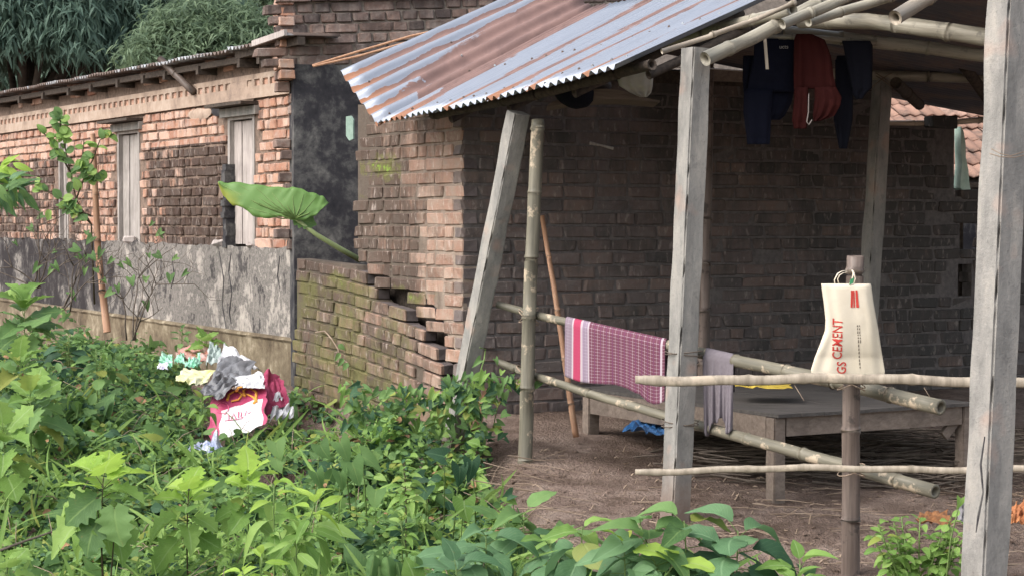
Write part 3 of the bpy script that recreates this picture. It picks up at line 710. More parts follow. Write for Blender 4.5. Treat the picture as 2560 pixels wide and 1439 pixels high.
# brick lying on the top with a brightened pole
pa, pz = PD.px(2220, 305, -.03); pb, pz2 = PD.px(2490, 305, -.03)
MT['brightened'] = bamboo_mat('daylight_brightened_bamboo', (.5, .4, .3), (.68, .58, .46)); tp = bamboo('brightened_pole', [PD.at(*PD.px(2215, 309, -.03), -.03), PD.at(*PD.px(2360, 309, -.03), -.03), PD.at(*PD.px(2500, 296, -.03), -.03)], .022, .022, MT['brightened'], hollow=(0, 0)); tag(tp, 'thin pale peeled pole laid along the top of the dark wall', 'pole')  # bamboo colour raised to paint in sunlight that the roof blocks
c_, z_ = PD.px(2352, 306, .03); v, f = cham(.12, .055, .042, .008, .004, 5); bo = obj('loose_brick', mesh_data('loose_brick', [PD.at(c_, z_, .03) + PD.d * q[0] + PD.n * q[1] + Vector((0, 0, q[2])) for q in v], f, MT['brickD']))
tag(bo, 'single dark brick resting on the pole on top of the wall', 'brick')
# mint plaster edge (reveal of the next wall's end)
MINT = M('mint_limewash', .9, .1); MINT.col(MINT.ramp(MINT.noise(MINT.pos(), 18, 4), [(.35, (.5, .68, .58)), (.65, (.66, .82, .72))])); MT['mint'] = MINT.m
pts = [(2386, 318), (2392, 330), (2397, 360), (2398, 395), (2404, 425), (2406, 455), (2410, 478), (2396, 480), (2384, 470), (2386, 440), (2388, 410), (2386, 370)]
mo = prism(None, 'limewashed_edge', PD, [PD.px(x, y, -.09) for x, y in pts], -.02, -.09, MT['mint']); tag(mo, 'narrow mint green limewashed wall edge beside the dark wall top', 'wall edge')
rg = prism(None, 'hanging_rag', PC, [PC.px(x, y, -.1) for x, y in [(868, 292), (880, 290), (886, 300), (886, 348), (876, 352), (868, 340)]], -.09, -.1, simple('faded_green_rag', (.16, .23, .19), (.24, .32, .27), 20)); tag(rg, 'scrap of pale green cloth at the left edge of the cracked wall', 'rag')

# ================================================================ TILED HOUSE beyond
th_ = empty('tiled_house', W(2400, 540, 19), 'neighbouring house with an orange clay tile roof seen past the dark wall', 'house')
TIL = M('orange_clay_tile', .9, .15); r = TIL.rnd(); p = TIL.pos(); c = TIL.ramp(r, [(0, (.24, .145, .11)), (.4, (.33, .2, .15)), (.8, (.42, .27, .21)), (1, (.2, .14, .12))])
c = TIL.mix(TIL.ramp(TIL.noise(p, 7, 4), [(.5, 0), (.65, .7)]), c, (.1, .08, .07)); TIL.col(c); TIL.bump(TIL.noise(p, 50, 3), .4, .01); MT['tile'] = TIL.m
T0 = W(2180, 445, 18.0); td = Vector((.97, .25, 0)).normalized(); tn = Vector((-td.y, td.x, 0)); up_ = (tn * math.cos(math.radians(27)) + Vector((0, 0, math.sin(math.radians(27))))).normalized(); nn = td.cross(up_) * -1
if nn.z < 0: nn = -nn
tv = []; tf_ = []
for i in range(9):
    x = -.5 + i / 8; zz = .10 * math.cos(4 * math.pi * (x + .5)) ; 
    for j in range(2): tv.append((x, j, zz * .5 + .10 * (1 - j))); 
    if i: b = (i - 1) * 2; tf_.append((b, b + 1, b + 3, b + 2))
nb_ = len(tv); tv += [(x, j, z - .06) for x, j, z in tv]; tf_ += [tuple(nb_ + q for q in f[::-1]) for f in list(tf_)]
tf_ += [(i * 2, i * 2 + 2, nb_ + i * 2 + 2, nb_ + i * 2) for i in range(8)]
tme = mesh_data('roof_tile', tv, tf_, MT['tile'], True)
for r_ in range(8):
    for c_ in range(9):
        o = bpy.data.objects.new('roof_tile', tme); link(o, th_)
        pp = T0 + td * (c_ * .24 + .12 * (r_ % 2) + .1) + up_ * (r_ * .27)
        jj = random.uniform(-.03, .03); X_ = (td + up_ * jj).normalized(); Y_ = (up_ - td * jj).normalized()
        setw(o, Matrix.Translation(pp + nn * random.uniform(-.006, .01)) @ Matrix((X_ * .245, Y_ * .32, nn * .24)).transposed().to_4x4())
rb = MB(); rb.box(T0 + td * 1.1 + up_ * 1.05 - nn * .07, td * 1.3, up_ * 1.05, nn * .02); rb.build('roof_boarding', MT['wood_and_shade'], th_)
wb = MB(); wb.box(T0 + td * 1.1 + tn * .5 - Vector((0, 0, 1.0)), td * 1.3, tn * .1, Vector((0, 0, 1.05))); wb.build('wall', MT['plasterB'], th_)
for dx in (.42, 1.95): 
    rb = MB(); rb.box(T0 + td * (dx + .2) + tn * .1 - Vector((0, 0, .75)), td * .03, tn * .03, Vector((0, 0, .72))); rb.build('post', MT['wood_and_shade'], th_)

# ================================================================ SHED: tin roof on posts
shed = empty('tin_roofed_shed', (.857, 9.85, 0), 'open shed with rust-streaked corrugated tin roof on concrete posts in front of the dark wall', 'shed')
Cc = W(1551, 168, 9.9); Bc = W(942, 314, 12.27); Ac = W(851, 184, 12.72)
mid1 = W(1250, 250, 11.0)
SH = M('galvanised_rusty_sheet', .5, .5, .25); uvs = SH.sep(SH.uv()); Uu, Vv = uvs[0], uvs[1]
uvv = SH.uv(); nz = SH.noise(SH.scale(uvv, (26, 2.2, 1)), 1, 5, .7); nz2 = SH.noise(SH.scale(uvv, (7, 5, 1)), 1, 4, .6, .5); fine = SH.noise(SH.scale(uvv, (60, 60, 1)), 1, 3, .7)
ud = SH.math('ADD', Uu, SH.math('MULTIPLY', SH.math('SUBTRACT', nz, .5), .12))
ud = SH.math('ADD', ud, SH.math('MULTIPLY', SH.math('SUBTRACT', Vv, .0), -.09))
R1 = SH.ramp(SH.math('DIVIDE', ud, 4.), [(.0, .0), (.06, .0), (.068, .75), (.078, .6), (.09, 0), (.2, 0), (.206, .9), (.222, .95), (.236, .1), (.30, .1), (.31, .95), (.335, .95), (.35, .05), (.44, 0), (.45, .9), (.465, .9), (.475, .1), (.56, 0), (.585, .35), (.6, .9), (.68, 1), (.72, 1), (.74, .35), (.85, .2)])
tr = SH.attr('trough')      # rust starts in the troughs near the eave of the steep sheet
left = SH.math('GREATER_THAN', Uu, 2.55)
mmr = SH.math('MULTIPLY', SH.ramp(SH.math('ADD', tr, SH.math('MULTIPLY', SH.math('SUBTRACT', nz2, .5), 1.2)), [(.55, 0), (.75, .95)]), left)
bigr = SH.math('MULTIPLY', SH.ramp(SH.math('ADD', Vv, SH.math('MULTIPLY', SH.math('SUBTRACT', nz2, .5), .9)), [(.28, 0), (.42, 1)]), R1)
notleft = SH.math('SUBTRACT', 1, left)
rust = SH.math('MAXIMUM', SH.math('MULTIPLY', R1, notleft), SH.math('MAXIMUM', mmr, SH.math('MULTIPLY', bigr, left)))
rust = SH.ramp(SH.math('ADD', rust, SH.math('MULTIPLY', SH.math('SUBTRACT', SH.noise(SH.scale(uvv, (30, 12, 1)), 1, 5, .75), .5), .7)), [(.42, 0), (.58, 1)])
metal = SH.mix(nz, (.19, .21, .25), (.31, .335, .39)); metal = SH.mix(SH.ramp(fine, [(.6, 0), (.7, .5)]), metal, (.17, .18, .21))
rc = SH.mix(SH.ramp(nz2, [(.35, 0), (.6, 1)]), (.125, .075, .068), (.185, .112, .098)); rc = SH.mix(SH.ramp(Vv, [(.05, .75), (.35, 0)]), rc, (.28, .125, .062))
SH.col(SH.mix(rust, metal, rc)); SH.rough(SH.math('ADD', .42, SH.math('MULTIPLY', rust, .45))); SH.put(SH.b.inputs['Metallic'], SH.math('MULTIPLY', SH.math('SUBTRACT', 1, rust), .35)); SH.bump(SH.math('ADD', fine, rust), .2, .004)
MT['sheet'] = SH.m
eave = [(0.0, Cc, .42), (1.2, mid1, .45), (2.74, Bc, .50), (3.26, Ac, .44)]
def eave_at(u):
    for (a, p, h), (b, q, h2_) in zip(eave, eave[1:]):
        if u <= b or b == 3.26:
            k = (u - a) / (b - a); return p.lerp(q, k), h + (h2_ - h) * k, (q - p).normalized()
def sheet(u0, u1, lift, pitch, amp, length=1.75, e0=0.0, cols=14):
    n = max(8, int((u1 - u0) / (pitch / 10))); v = []; f = []; uv = []; tr_ = []
    for i in range(n + 1):
        u = u0 + (u1 - u0) * i / n; p, h, ed = eave_at(u); sl_ = (V + Vector((0, 0, h))).normalized(); nrm = sl_.cross(ed); nrm = nrm if nrm.z > 0 else -nrm
        ph = math.cos(2 * math.pi * u / pitch)
        for j in range(cols + 1):
            t = j / cols * length; dent = .004 * noise.noise(Vector((u * 4, t * 2, 1))) + (.006 * noise.noise(Vector((u * 9, t * 5, 4))) if u > 2.6 else 0)
            start = e0 + .012 * noise.noise(Vector((u * 3, 0, 5)))
            v.append(p + sl_ * (t + start * (1 - j / cols)) + nrm * (lift + amp * ph + dent)); uv.append((u, t)); tr_.append(.5 - .5 * ph)
    c1 = cols + 1; f = [(i * c1 + j, i * c1 + j + 1, (i + 1) * c1 + j + 1, (i + 1) * c1 + j) for i in range(n) for j in range(cols)]
    o = obj('roof_sheet', mesh_data('roof_sheet', v, f, MT['sheet'], True, uv, {'trough': tr_}), shed); md = o.modifiers.new('t', 'SOLIDIFY'); md.thickness = .0018; return o
sheet(0.0, .70, .012, .078, .0125, e0=-.02); sheet(.66, 1.36, .018, .078, .0125); sheet(1.32, 2.03, .012, .078, .0125, e0=.015); sheet(1.98, 2.72, .018, .07, .012)
sheet(2.70, 3.262, .010, .112, .016, e0=0)
# ridge and rear slope of the roof, seen from below
Rz = 2.66
def rear(u, s): return K + V * s + (-U) * u + Vector((0, 0, Rz - .12 * (s - .75)))
REAR = M('dull_tin_underside', .6, .3, .2); p = REAR.pos(); REAR.col(REAR.mix(REAR.ramp(REAR.noise(p, 3, 4), [(.45, 0), (.6, 1)]), (.10, .10, .115), (.17, .13, .12))); MT['rear'] = REAR.m
uu = -.08
while uu < 5.0:
    n = 72; v = []; f = []
    for i in range(n + 1):
        u = uu + .78 * i / n
        for j in range(9):
            v.append(rear(u, (1.25 if uu < 1.9 else .8) + 4.05 * j / 8) + Vector((0, 0, .011 * math.cos(2 * math.pi * u / .078) - .035 * max(0, (-.2 - u)) + .01 * noise.noise(Vector((u * 2, j, 0))))))
    f = [(i * 9 + j, i * 9 + j + 1, (i + 1) * 9 + j + 1, (i + 1) * 9 + j) for i in range(n) for j in range(8)]
    o = obj('roof_sheet', mesh_data('roof_sheet', v, f, MT['rear'], True), shed); o['label'] = 'dull rear roof sheet'; md = o.modifiers.new('t', 'SOLIDIFY'); md.thickness = .002; uu += .75
nl_ = MB()
for u in np.arange(.1, 3.2, .156):
    for t in (.12, .75):
        if random.random() < .75:
            p_, h_, ed_ = eave_at(u); sl_ = (V + Vector((0, 0, h_))).normalized(); nr = sl_.cross(ed_); nr = nr if nr.z > 0 else -nr; c_ = p_ + sl_ * (t + random.uniform(-.02, .02)) + nr * .034; nl_.tube([c_ - nr * .01, c_], [.008, .005], 6)
o = nl_.build('nail_heads', MT['tin'], shed); o['kind'] = 'stuff'
def pole(name, pts, r0, r1, mat, parent=shed, **kw): return bamboo(name, pts, r0, r1, mat, parent, **kw)
# posts
MP = rough_post('post', W(1686, 1300, 9.85) - Vector((0, 0, .1)), W(1741, 122, 9.92), .112, .112, V, MT['concrete'], shed, 1)
NP = rough_post('post', W(2150, 1010, 12.65) - Vector((0, 0, .3)), W(2206, 196, 12.7), .098, .098, V, MT['concrete'], shed, 2); NP['label'] = 'rear concrete post'
pole('bamboo_post', [W(1757, 1010, 12.3), W(1762, 700, 12.3), W(1772, 150, 12.35)], .036, .033, MT['bamboo_brown'], hollow=(0, 0))
# eave purlin, purlins, rafters
ev = lambda u, dz, dv: (lambda e: e[0] + V * dv + Vector((0, 0, e[1] * dv + dz)))(eave_at(u))
pole('purlin', [ev(-.04, -.055, .16), ev(1.0, -.055, .16), ev(2.3, -.05, .16)], .028, .03, MT['wood_and_shade'], step=.4)
pole('purlin', [ev(-.4, -.06, .75), ev(1.2, -.06, .75), ev(2.8, -.05, .75)], .03, .034, MT['bamboo_old'], step=.4)
for u in (.05, .75, 1.45, 2.15): pole('rafter', [ev(u, -.11, .2), ev(u, -.11, 1.3)], .024, .027, MT['wood_and_shade'], step=.35)
# exposed poles right of the tin
pole('rafter', [W(1763, 147, 9.75), W(1880, 97, 9.95), W(2010, 28, 10.15), W(2120, -30, 10.3)], .036, .034, MT['bamboo_old'], step=.33, seed=3)
pole('rafter', [W(1955, 60, 9.6), W(2080, 12, 9.75), W(2200, -45, 9.9)], .026, .028, MT['bamboo_old'], step=.35, seed=4)
sp = pole('split_lath', [W(1655, 130, 9.72), W(1770, 92, 9.8), W(1880, 52, 9.85), W(1990, 6, 9.9)], .013, .012, MT['bamboo_pale'], hollow=(0, 0), step=.4, knot=.5, seed=5)
pole('rafter', [W(2020, 55, 9.9), W(2130, 22, 10.1), W(2300, -28, 10.3)], .024, .026, MT['bamboo_old'], seed=6)
we = pole('rafter', [W(2238, 44, 9.2), W(2330, -12, 9.4), W(2400, -50, 9.6)], .036, .036, MT['bamboo_pale'], seed=7, step=.5); we['label'] = 'white-blotched sawn rafter end'
pole('purlin', [W(2000, 52, 10.6), W(2190, 54, 10.3), W(2330, 74, 10.1), W(2540, 106, 9.9)], .040, .046, MT['bamboo_old'], step=.34, seed=8)
pole('purlin', [W(1960, 80, 11.0), W(2250, 112, 11.0), W(2560, 152, 10.9)], .036, .036, MT['bamboo_old'], step=.5, seed=9)
pole('purlin', [W(2000, 182, 12.6), W(2240, 190, 12.7), W(2600, 200, 12.7)], .034, .03, MT['bamboo_old'], step=.5, seed=10)
for i, (x0, y0, x1, y1) in enumerate(((2240, 208, 2298, 262), (2380, 120, 2480, 262), (2440, 40, 2560, 120))):
    pole('rafter', [W(x0, y0, 12.3), W(x1, y1, 13.2 - i * .3)], .036, .036, MT['wood_and_shade'], step=.5, hollow=(0, 0), seed=20 + i)
# wall plate timber on top of the dark wall
wp = MB(); wp.box(PD.at(2.1, 2.40, .03), PD.d * 1.2, PD.n * .04, Vector((0, 0, .04))); wp.build('wall_plate', MT['wood_and_shade'], shed)
wp = MB(); wp.box(W(1815, 190, 12.7), V * .18, U * .03, Vector((0, 0, .035))); wp.build('wall_plate', MT['bedframe'], shed)
# shelf board and odds in the rafters
# leaning post
lp = rough_post('leaning_post', W(1136, 1105, 11.57) - Vector((.07, 0, .32)), W(1297, 282, 11.1), .10, .098, V, MT['concrete'], None, 3); tag(lp, 'concrete post leaning against the eave at the cracked wall corner', 'post')
ps = MB(); ps.tube([W(1188, 1075, 11.3), W(1205, 1010, 11.4), W(1212, 975, 11.5)], [.03, .028, .022], 7); po = ps.build('broken_stump', MT['stick'], None); tag(po, 'short broken orange wood stump beside the foot of the leaning post', 'stump')
rp = rough_post('front_post', W(2448, 1440, 6.55) - Vector((0, 0, .5)), W(2528, -60, 6.65), .112, .108, V, MT['concrete'], None, 4); tag(rp, 'nearest concrete post, tall and wired, with a long vertical crack', 'post')
# crack and binding wires on the near post
ck = MB()
pr = [(2462, 1090), (2452, 1160), (2458, 1230), (2446, 1290), (2440, 1330)]
ck.tube([W(x, y, 6.482) for x, y in pr], [.0022, .004, .003, .0045, .002], 5); ck.build('crack', MT['plasterB'], rp)
rp_c = rp.children[0]; rp_c.location = -Vector(rp.location)
def wire(p, pts, r=.0016, mat='twig', name='wire', label=None, cat='wire', parent=None):
    m_ = MB(); m_.tube(pts, [r] * len(pts), 5); return tag(m_.build(name, MT[mat], parent), label, cat if label else None)
wire(0, [W(2478, 372, 6.47), W(2500, 384, 6.46), W(2526, 390, 6.47), W(2560, 380, 6.5)], label='upper binding wire round the near concrete post', mat='straw')
wire(0, [W(2474, 384, 6.47), W(2500, 392, 6.46), W(2536, 394, 6.47), W(2570, 386, 6.5)], label='lower binding wire round the near concrete post', mat='straw')
# ================================================================ RAILINGS
br = empty('bamboo_railing', W(1312, 1110, 11.05), 'old round bamboo railing: upright post carrying two thick sloping rails', 'railing')
bamboo('post', [W(1311, 1118, 11.05) - Vector((0, 0, .25)), W(1322, 800, 11.05), W(1345, 300, 11.05)], .040, .036, MT['bamboo'], br, step=.36, hollow=(0, 1), seed=1)
def railpt(px, py):
    k = (px - 1245) / (2345 - 1245); d = 1 / (.0877 + .0272 * k); return W(px, py, d)
bamboo('rail', [railpt(1246, 760), railpt(1322, 782), railpt(1420, 806), railpt(1690, 868), railpt(1850, 903), railpt(2130, 962), railpt(2352, 1018)], .021, .036, MT['bamboo'], br, step=.34, seed=2)
bamboo('rail', [railpt(1246, 905), railpt(1340, 940), railpt(1480, 985), railpt(1700, 1050), railpt(1900, 1105), railpt(2130, 1168), railpt(2338, 1228)], .021, .033, MT['bamboo'], br, step=.34, seed=3)
sr = empty('split_bamboo_railing', W(2130, 1440, 8.9), 'pale split bamboo railing with two thin laths on a dark wooden post', 'railing')
WB = W(2126, 1450, 8.9)
bamboo('post', [WB - Vector((0, 0, .3)), W(2128, 1000, 8.9), W(2138, 640, 8.9)], .042, .039, MT['bamboo_brown'], sr, step=.42, hollow=(0, 1), seed=4)
def lath(y0, y1, r, seed, x0=1588, x1=2700):
    """split half culm: a shallow C-section with node ridges"""
    mb = MB(); n = 90; sides = 8; rr_ = random.Random(seed); ndx = [1645, 1870, 2010, 2280, 2440, 2600]
    for i in range(n + 1):
        x = x0 + (x1 - x0) * i / n; y = y0 + (y1 - y0) * i / n + 4 * math.sin(x / 130 + seed) + 1.5 * math.sin(x / 37); D = 8.62 - .35 * (i / n)
        if x > 2330: D = 8.40 - .1 * (x - 2330) / 300
        c = W(x, y, D); k = max(math.exp(-((x - q) / 9) ** 2) for q in ndx)
        R_ = r * (1 + .28 * k) * (1 if i > 1 else .75)
        for j in range(sides + 1):
            an = math.radians(-75 + 215 * j / sides); mb.v.append((c.x, c.y + math.cos(an) * -R_ * .5, c.z + math.sin(an) * R_)); mb.uv.append((0, 0)); mb.nd.append(k * .5)
    s1 = sides + 1; mb.f = [(i * s1 + j, i * s1 + j + 1, (i + 1) * s1 + j + 1, (i + 1) * s1 + j) for i in range(n) for j in range(sides)]
    o = mb.build('lath', MT['bamboo_pale'], sr, True); md = o.modifiers.new('t', 'SOLIDIFY'); md.thickness = .006; return o
lath(947, 953, .0165, 1); lath(1176, 1168, .0095, 2)
t = MB(); t.tube([W(1985, 960, 8.5), W(2010, 1000, 8.45)], [.002, .001], 4); t.tube([W(2310, 968, 8.3), W(2325, 992, 8.3)], [.002, .001], 4); t.build('splinter', MT['straw'], sr)
st = bamboo('leaning_stick', [W(1355, 540, 11.9), W(1388, 740, 11.8), W(1412, 900, 11.7), W(1440, 1092, 11.6)], .014, .019, MT['stick'], None, hollow=(0, 0)); tag(st, 'thin reddish stick leaning against the dark wall behind the towel', 'stick')

def lashing(parent, px, py, D, rx, rz, seed=0, mat='straw', n=3):
    r_ = random.Random(seed); c = W(px, py, D)
    for k in range(n):
        m_ = MB(); o_ = Vector((0, 0, r_.uniform(-.012, .012))); t_ = r_.uniform(-.5, .5)
        pts = [c + o_ + Vector((math.cos(a) * rx, math.sin(a) * rx, math.cos(a + t_) * rz * (1 if k % 2 else -1))) for a in np.linspace(0, 6.2832, 15)]
        m_.tube(pts, [.0028] * 15, 4, cap=False); m_.build('lashing', MT[mat], parent)
lashing(br, 1322, 790, 11.09, .055, .04, 1); lashing(br, 1316, 936, 11.1, .055, .04, 2)
lashing(sr, 2128, 955, 8.84, .062, .03, 3); lashing(sr, 2128, 1172, 8.84, .06, .025, 4)
lashing(shed, 1709, 884, 9.9, .092, .01, 5, 'twig', 2); lashing(shed, 1700, 1058, 9.9, .092, .012, 6, 'twig', 2)
lashing(shed, 2205, 200, 12.7, .07, .05, 9)
# ================================================================ BED
bed = empty('wooden_bed', (1.34, 10.3, .07), 'low bare wooden bed with a dark plank top and square legs under the shed', 'bed')
P1 = Vector((1.36, 10.32, 0)); bl, bw = 1.86, 1.36; zt = .475; zt2 = .49
def bp(u, v, z): return P1 + U * u + V * v + Vector((0, 0, z))
n = 9
for i in range(n):
    m_ = MB(); w_ = bw / n
    m_.box(bp(bl / 2, (i + .5) * w_, zt - .008 + random.uniform(-.001, .0015)), U * (bl / 2 + .03 + random.uniform(-.004, .004)), V * (w_ / 2 - .0018), Vector((0, 0, .009)))
    m_.build('plank', MT['plank'], bed)
for a, b in ((0, 0), (bl, 0), (0, bw), (bl, bw)):
    gz = ground_z(*bp(a, b, 0).xy); iu = 1 if a == 0 else -1; iv = 1 if b == 0 else -1
    rough_post('leg', bp(a + iu * .03, b + iv * .03, gz - .03), bp(a + iu * .03, b + iv * .03, zt - .02), .075, .075, U, MT['bedframe'], bed, int(a * 7 + b * 3), .003, 8)
for a0_, b0_, dv, ln in ((bl / 2, .0, U, bl / 2 - .01), (bl / 2, bw, U, bl / 2 - .01)):
    m_ = MB(); m_.box(bp(a0_, b0_ + (.012 if b0_ == 0 else -.012), zt - .017 - .065), U * (bl / 2 - .075), V * .014, Vector((0, 0, .065))); m_.build('side_rail', MT['bedframe'], bed)
for a0_ in (.012, bl - .012):
    m_ = MB(); m_.box(bp(a0_, bw / 2, zt - .017 - .05), U * .014, V * (bw / 2 - .075), Vector((0, 0, .05))); m_.build('end_rail', MT['bedframe'], bed)
m_ = MB(); m_.box(bp(.03, bw - .12, zt - .12), (V * .06 + Vector((0, 0, .06))), U * .012, (Vector((0, 0, .02)) - V * .02)); m_.build('brace', MT['bedframe'], bed)

# ================================================================ CLOTH
def cloth_mat(name, c1, c2=None, sc=40, rough=.9, fn=None, sheen=.1):
    m = M(name, rough, .1)
    if fn: m.col(fn(m))
    else: m.col(m.mix(m.noise(m.pos(), sc, 3), c1, c2 or tuple(.8 * x for x in c1)))
    m.bump(m.noise(m.pos(), 160, 2), .25, .002); return m.m
def gam(m):
    uv = m.sep(m.uv()); u, v = uv[0], uv[1]
    def lines(x, k, w_): return m.math('LESS_THAN', m.math('FRACT', m.math('MULTIPLY', x, k)), w_)
    g_ = m.math('MAXIMUM', lines(u, 34, .14), lines(v, 22, .14)); both = m.math('MULTIPLY', lines(u, 34, .14), lines(v, 22, .14))
    c = m.mix(m.math('MULTIPLY', g_, .6), (.125, .048, .07), (.33, .25, .29)); c = m.mix(both, c, (.4, .36, .4))
    c = m.mix(lines(m.math('ADD', u, .0), 17, .12), c, (.13, .04, .09))
    def bandu(a, b, f, col): return m.mix(m.math('MULTIPLY', m.math('MULTIPLY', m.math('GREATER_THAN', u, a), m.math('LESS_THAN', u, b)), f), c, col)
    c = bandu(0, .07, .55, (.26, .24, .28)); c = bandu(.07, .085, .9, (.40, .34, .37)); c = bandu(.085, .155, .93, (.34, .045, .095)); c = bandu(.155, .175, .9, (.40, .34, .37))
    c = bandu(.175, .225, .5, (.33, .3, .38)); c = bandu(.225, .24, .9, (.40, .34, .37)); c = bandu(.955, .975, .9, (.40, .34, .37)); return c
MT['gamcha'] = cloth_mat('checked_maroon_cotton', None, fn=gam)
def over_rail(name, x0, x1, yb, mat, D_off, nf, amp, label, cat, back=.6, rail=lambda x: 800 + (x - 1400) * .2335, edge=None, narrow=1.0, seed=0):
    """cloth folded over the upper rail: front fall, turn over the rail, shorter back fall"""
    nu, nv = 72, 46; v = []; uv = []; f = []
    for i in range(nu + 1):
        k = i / nu; x = x0 + (x1 - x0) * k; kk = (x - 1245) / 1100; D = 1 / (.0877 + .0272 * kk); r = .021 + .015 * kk + .006
        top = railpt(x, rail(x) + 0); bot = yb(k); L = (bot - rail(x)) / FPX * D
        for j in range(nv + 1):
            t = j / nv; fold = amp * (math.sin(k * nf * 6.283 + seed) + .5 * math.sin(k * nf * 2.3 * 6.283 + 1 + seed * 2) + .4 * noise.noise(Vector((k * 9, t * 3, seed))))
            if t < .6:
                q = t / .6; z = top.z - L * (1 - q); off = -r - fold * (1 - q) * 1.2 - .004; kx = (k - .5) * (1 - narrow) * (q) ; xx = top.x - kx * (x1 - x0) / FPX * D
            elif t < .72:
                an = (t - .6) / .12 * math.pi; z = top.z + math.sin(an) * r; off = -math.cos(an) * r; xx = top.x
            else:
                q = (t - .72) / .28; z = top.z - L * back * q; off = r + fold * q * .8; xx = top.x
            dirn = Vector((0.866, .5, 0)) if False else Vector((.35, .94, 0)).normalized()
            P_ = Vector((xx, top.y, z)) + dirn * off; v.append(P_); uv.append((k, t * 1.3))
    n1 = nv + 1; f = [(i * n1 + j, i * n1 + j + 1, (i + 1) * n1 + j + 1, (i + 1) * n1 + j) for i in range(nu) for j in range(nv)]
    me = mesh_data(name, v, f, mat, True, uv); o = obj(name, me); md = o.modifiers.new('t', 'SOLIDIFY'); md.thickness = .002; return tag(o, label, cat)
over_rail('towel', 1418, 1668, lambda k: 938 + 58 * k + 6 * math.sin(k * 9) + (14 * (k > .75) * math.sin((k - .75) * 12)), MT['gamcha'], 0, 3.2, .007, 'maroon checked cotton towel with a pink stripe over the bamboo rail', 'towel')
LAV = cloth_mat('faded_lavender_cotton', (.115, .10, .115), (.20, .178, .195), 60)
over_rail('faded_shirt', 1767, 1834, lambda k: 1064 + 18 * math.sin(k * 7 + 1) + 8 * math.sin(k * 17), LAV, 0, 3.4, .013, 'faded lavender shirt bunched over the bamboo rail beside the middle post', 'shirt', narrow=1.15, seed=2, back=.45)
def garment(name, rows, D, mat, label=None, cat=None, bulge=.03, folds=3, amp=.01, parent=None, seed=0, nu=36, sub=4, closed=True, sq=2.4, uvon=False):
    """closed hanging garment from outline rows (y, x left, x right) at depth D"""
    R_ = []
    for (y0, a0_, b0_), (y1, a1_, b1_) in zip(rows, rows[1:]):
        for q in range(sub): k = q / sub; R_.append((y0 + (y1 - y0) * k, a0_ + (a1_ - a0_) * k, b0_ + (b1_ - b0_) * k))
    R_.append(rows[-1]); v = []; f = []; uv = []; n = len(R_)
    for i, (y, a, b) in enumerate(R_):
        ti = i / (n - 1); bb = bulge * (.35 + .65 * math.sin(math.pi * min(1, ti * 1.2 + .12)) ** .6)
        for j in range(nu):
            an = 2 * math.pi * j / nu; cx = math.cos(an); cy = math.sin(an); e = 2 / sq
            ux = math.copysign(abs(cx) ** e, cx); uy = math.copysign(abs(cy) ** e, cy)
            x = (a + b) / 2 + (b - a) / 2 * ux; fo = amp * ti ** .5 * (math.sin(ux * folds * 3.14 + seed + 1.2 * ti) + .5 * math.sin(ux * folds * 7.1 + seed * 2)) * abs(uy) + .5 * amp * noise.noise(Vector((ux * 3, ti * 5, seed)))
            p = W(x, y, D); p.y += uy * bb + fo; v.append(p); uv.append((.5 + ux / 2, 1 - ti))
    for i in range(n - 1):
        for j in range(nu): j2 = (j + 1) % nu; f.append((i * nu + j, i * nu + j2, (i + 1) * nu + j2, (i + 1) * nu + j))
    f.append(tuple(range(nu))[::-1]); f.append(tuple((n - 1) * nu + j for j in range(nu)))
    o = obj(name, mesh_data(name, v, f, mat, True, uv), parent); return tag(o, label, cat)
NAVY = cloth_mat('navy_trouser_cloth', (.008, .009, .019), (.013, .015, .028)); BLK = cloth_mat('black_cloth', (.009, .010, .016), (.013, .014, .022)); MAR = cloth_mat('brick_red_knit', (.035, .009, .009), (.06, .014, .012), 8); WHT = cloth_mat('dull_white_poly', (.42, .42, .38), (.55, .54, .5))
TR = empty('hanging_trousers', W(1930, 97, 10.9), 'navy trousers hanging by the waist from the roof pole', 'trousers')
garment('waist', [(98, 1886, 1985), (140, 1884, 1990), (200, 1872, 1990), (230, 1868, 1985)], 10.9, NAVY, parent=TR, folds=2, amp=.012)
garment('trouser_leg', [(225, 1860, 1932), (280, 1858, 1928), (340, 1866, 1926), (361, 1868, 1924)], 10.88, NAVY, parent=TR, folds=2, seed=1)
garment('trouser_leg', [(225, 1925, 1986), (260, 1922, 1978), (290, 1916, 1962), (300, 1918, 1950)], 10.95, NAVY, parent=TR, folds=2, seed=2)
lg = bpy.data.curves.new('logo', 'FONT'); lg.body = 'ucts'; lg.size = .03; lg.extrude = .0005
_t = bpy.data.objects.new('t', lg); COL.objects.link(_t); _m = bpy.data.meshes.new_from_object(_t.evaluated_get(bpy.context.evaluated_depsgraph_get())); COL.objects.unlink(_t); bpy.data.objects.remove(_t)
lgo = bpy.data.objects.new('printed_lettering', _m); link(lgo, TR); _m.materials.clear(); _m.materials.append(WHT); setw(lgo, Matrix.Translation(W(1948, 122, 10.855)) @ Matrix.Rotation(math.pi / 2, 4, 'X'))
TR2 = garment('sleeve_cloth', [(140, 1858, 1890), (200, 1856, 1885), (240, 1860, 1880)], 10.98, NAVY, 'navy shirt sleeve hanging left of the navy trousers', 'shirt', folds=1)
RD = empty('red_garment', W(2020, 90, 10.75), 'brick red knitted garment with two hanging halves between dark clothes', 'garment')
garment('body', [(86, 1990, 2030), (100, 1985, 2062), (140, 1984, 2078), (190, 1984, 2084), (222, 1985, 2090)], 10.75, MAR, parent=RD, folds=4, amp=.014)
garment('left_half', [(218, 1985, 2021), (260, 1984, 2020), (300, 1980, 2022), (322, 1985, 2016)], 10.74, MAR, parent=RD, folds=2, amp=.012)
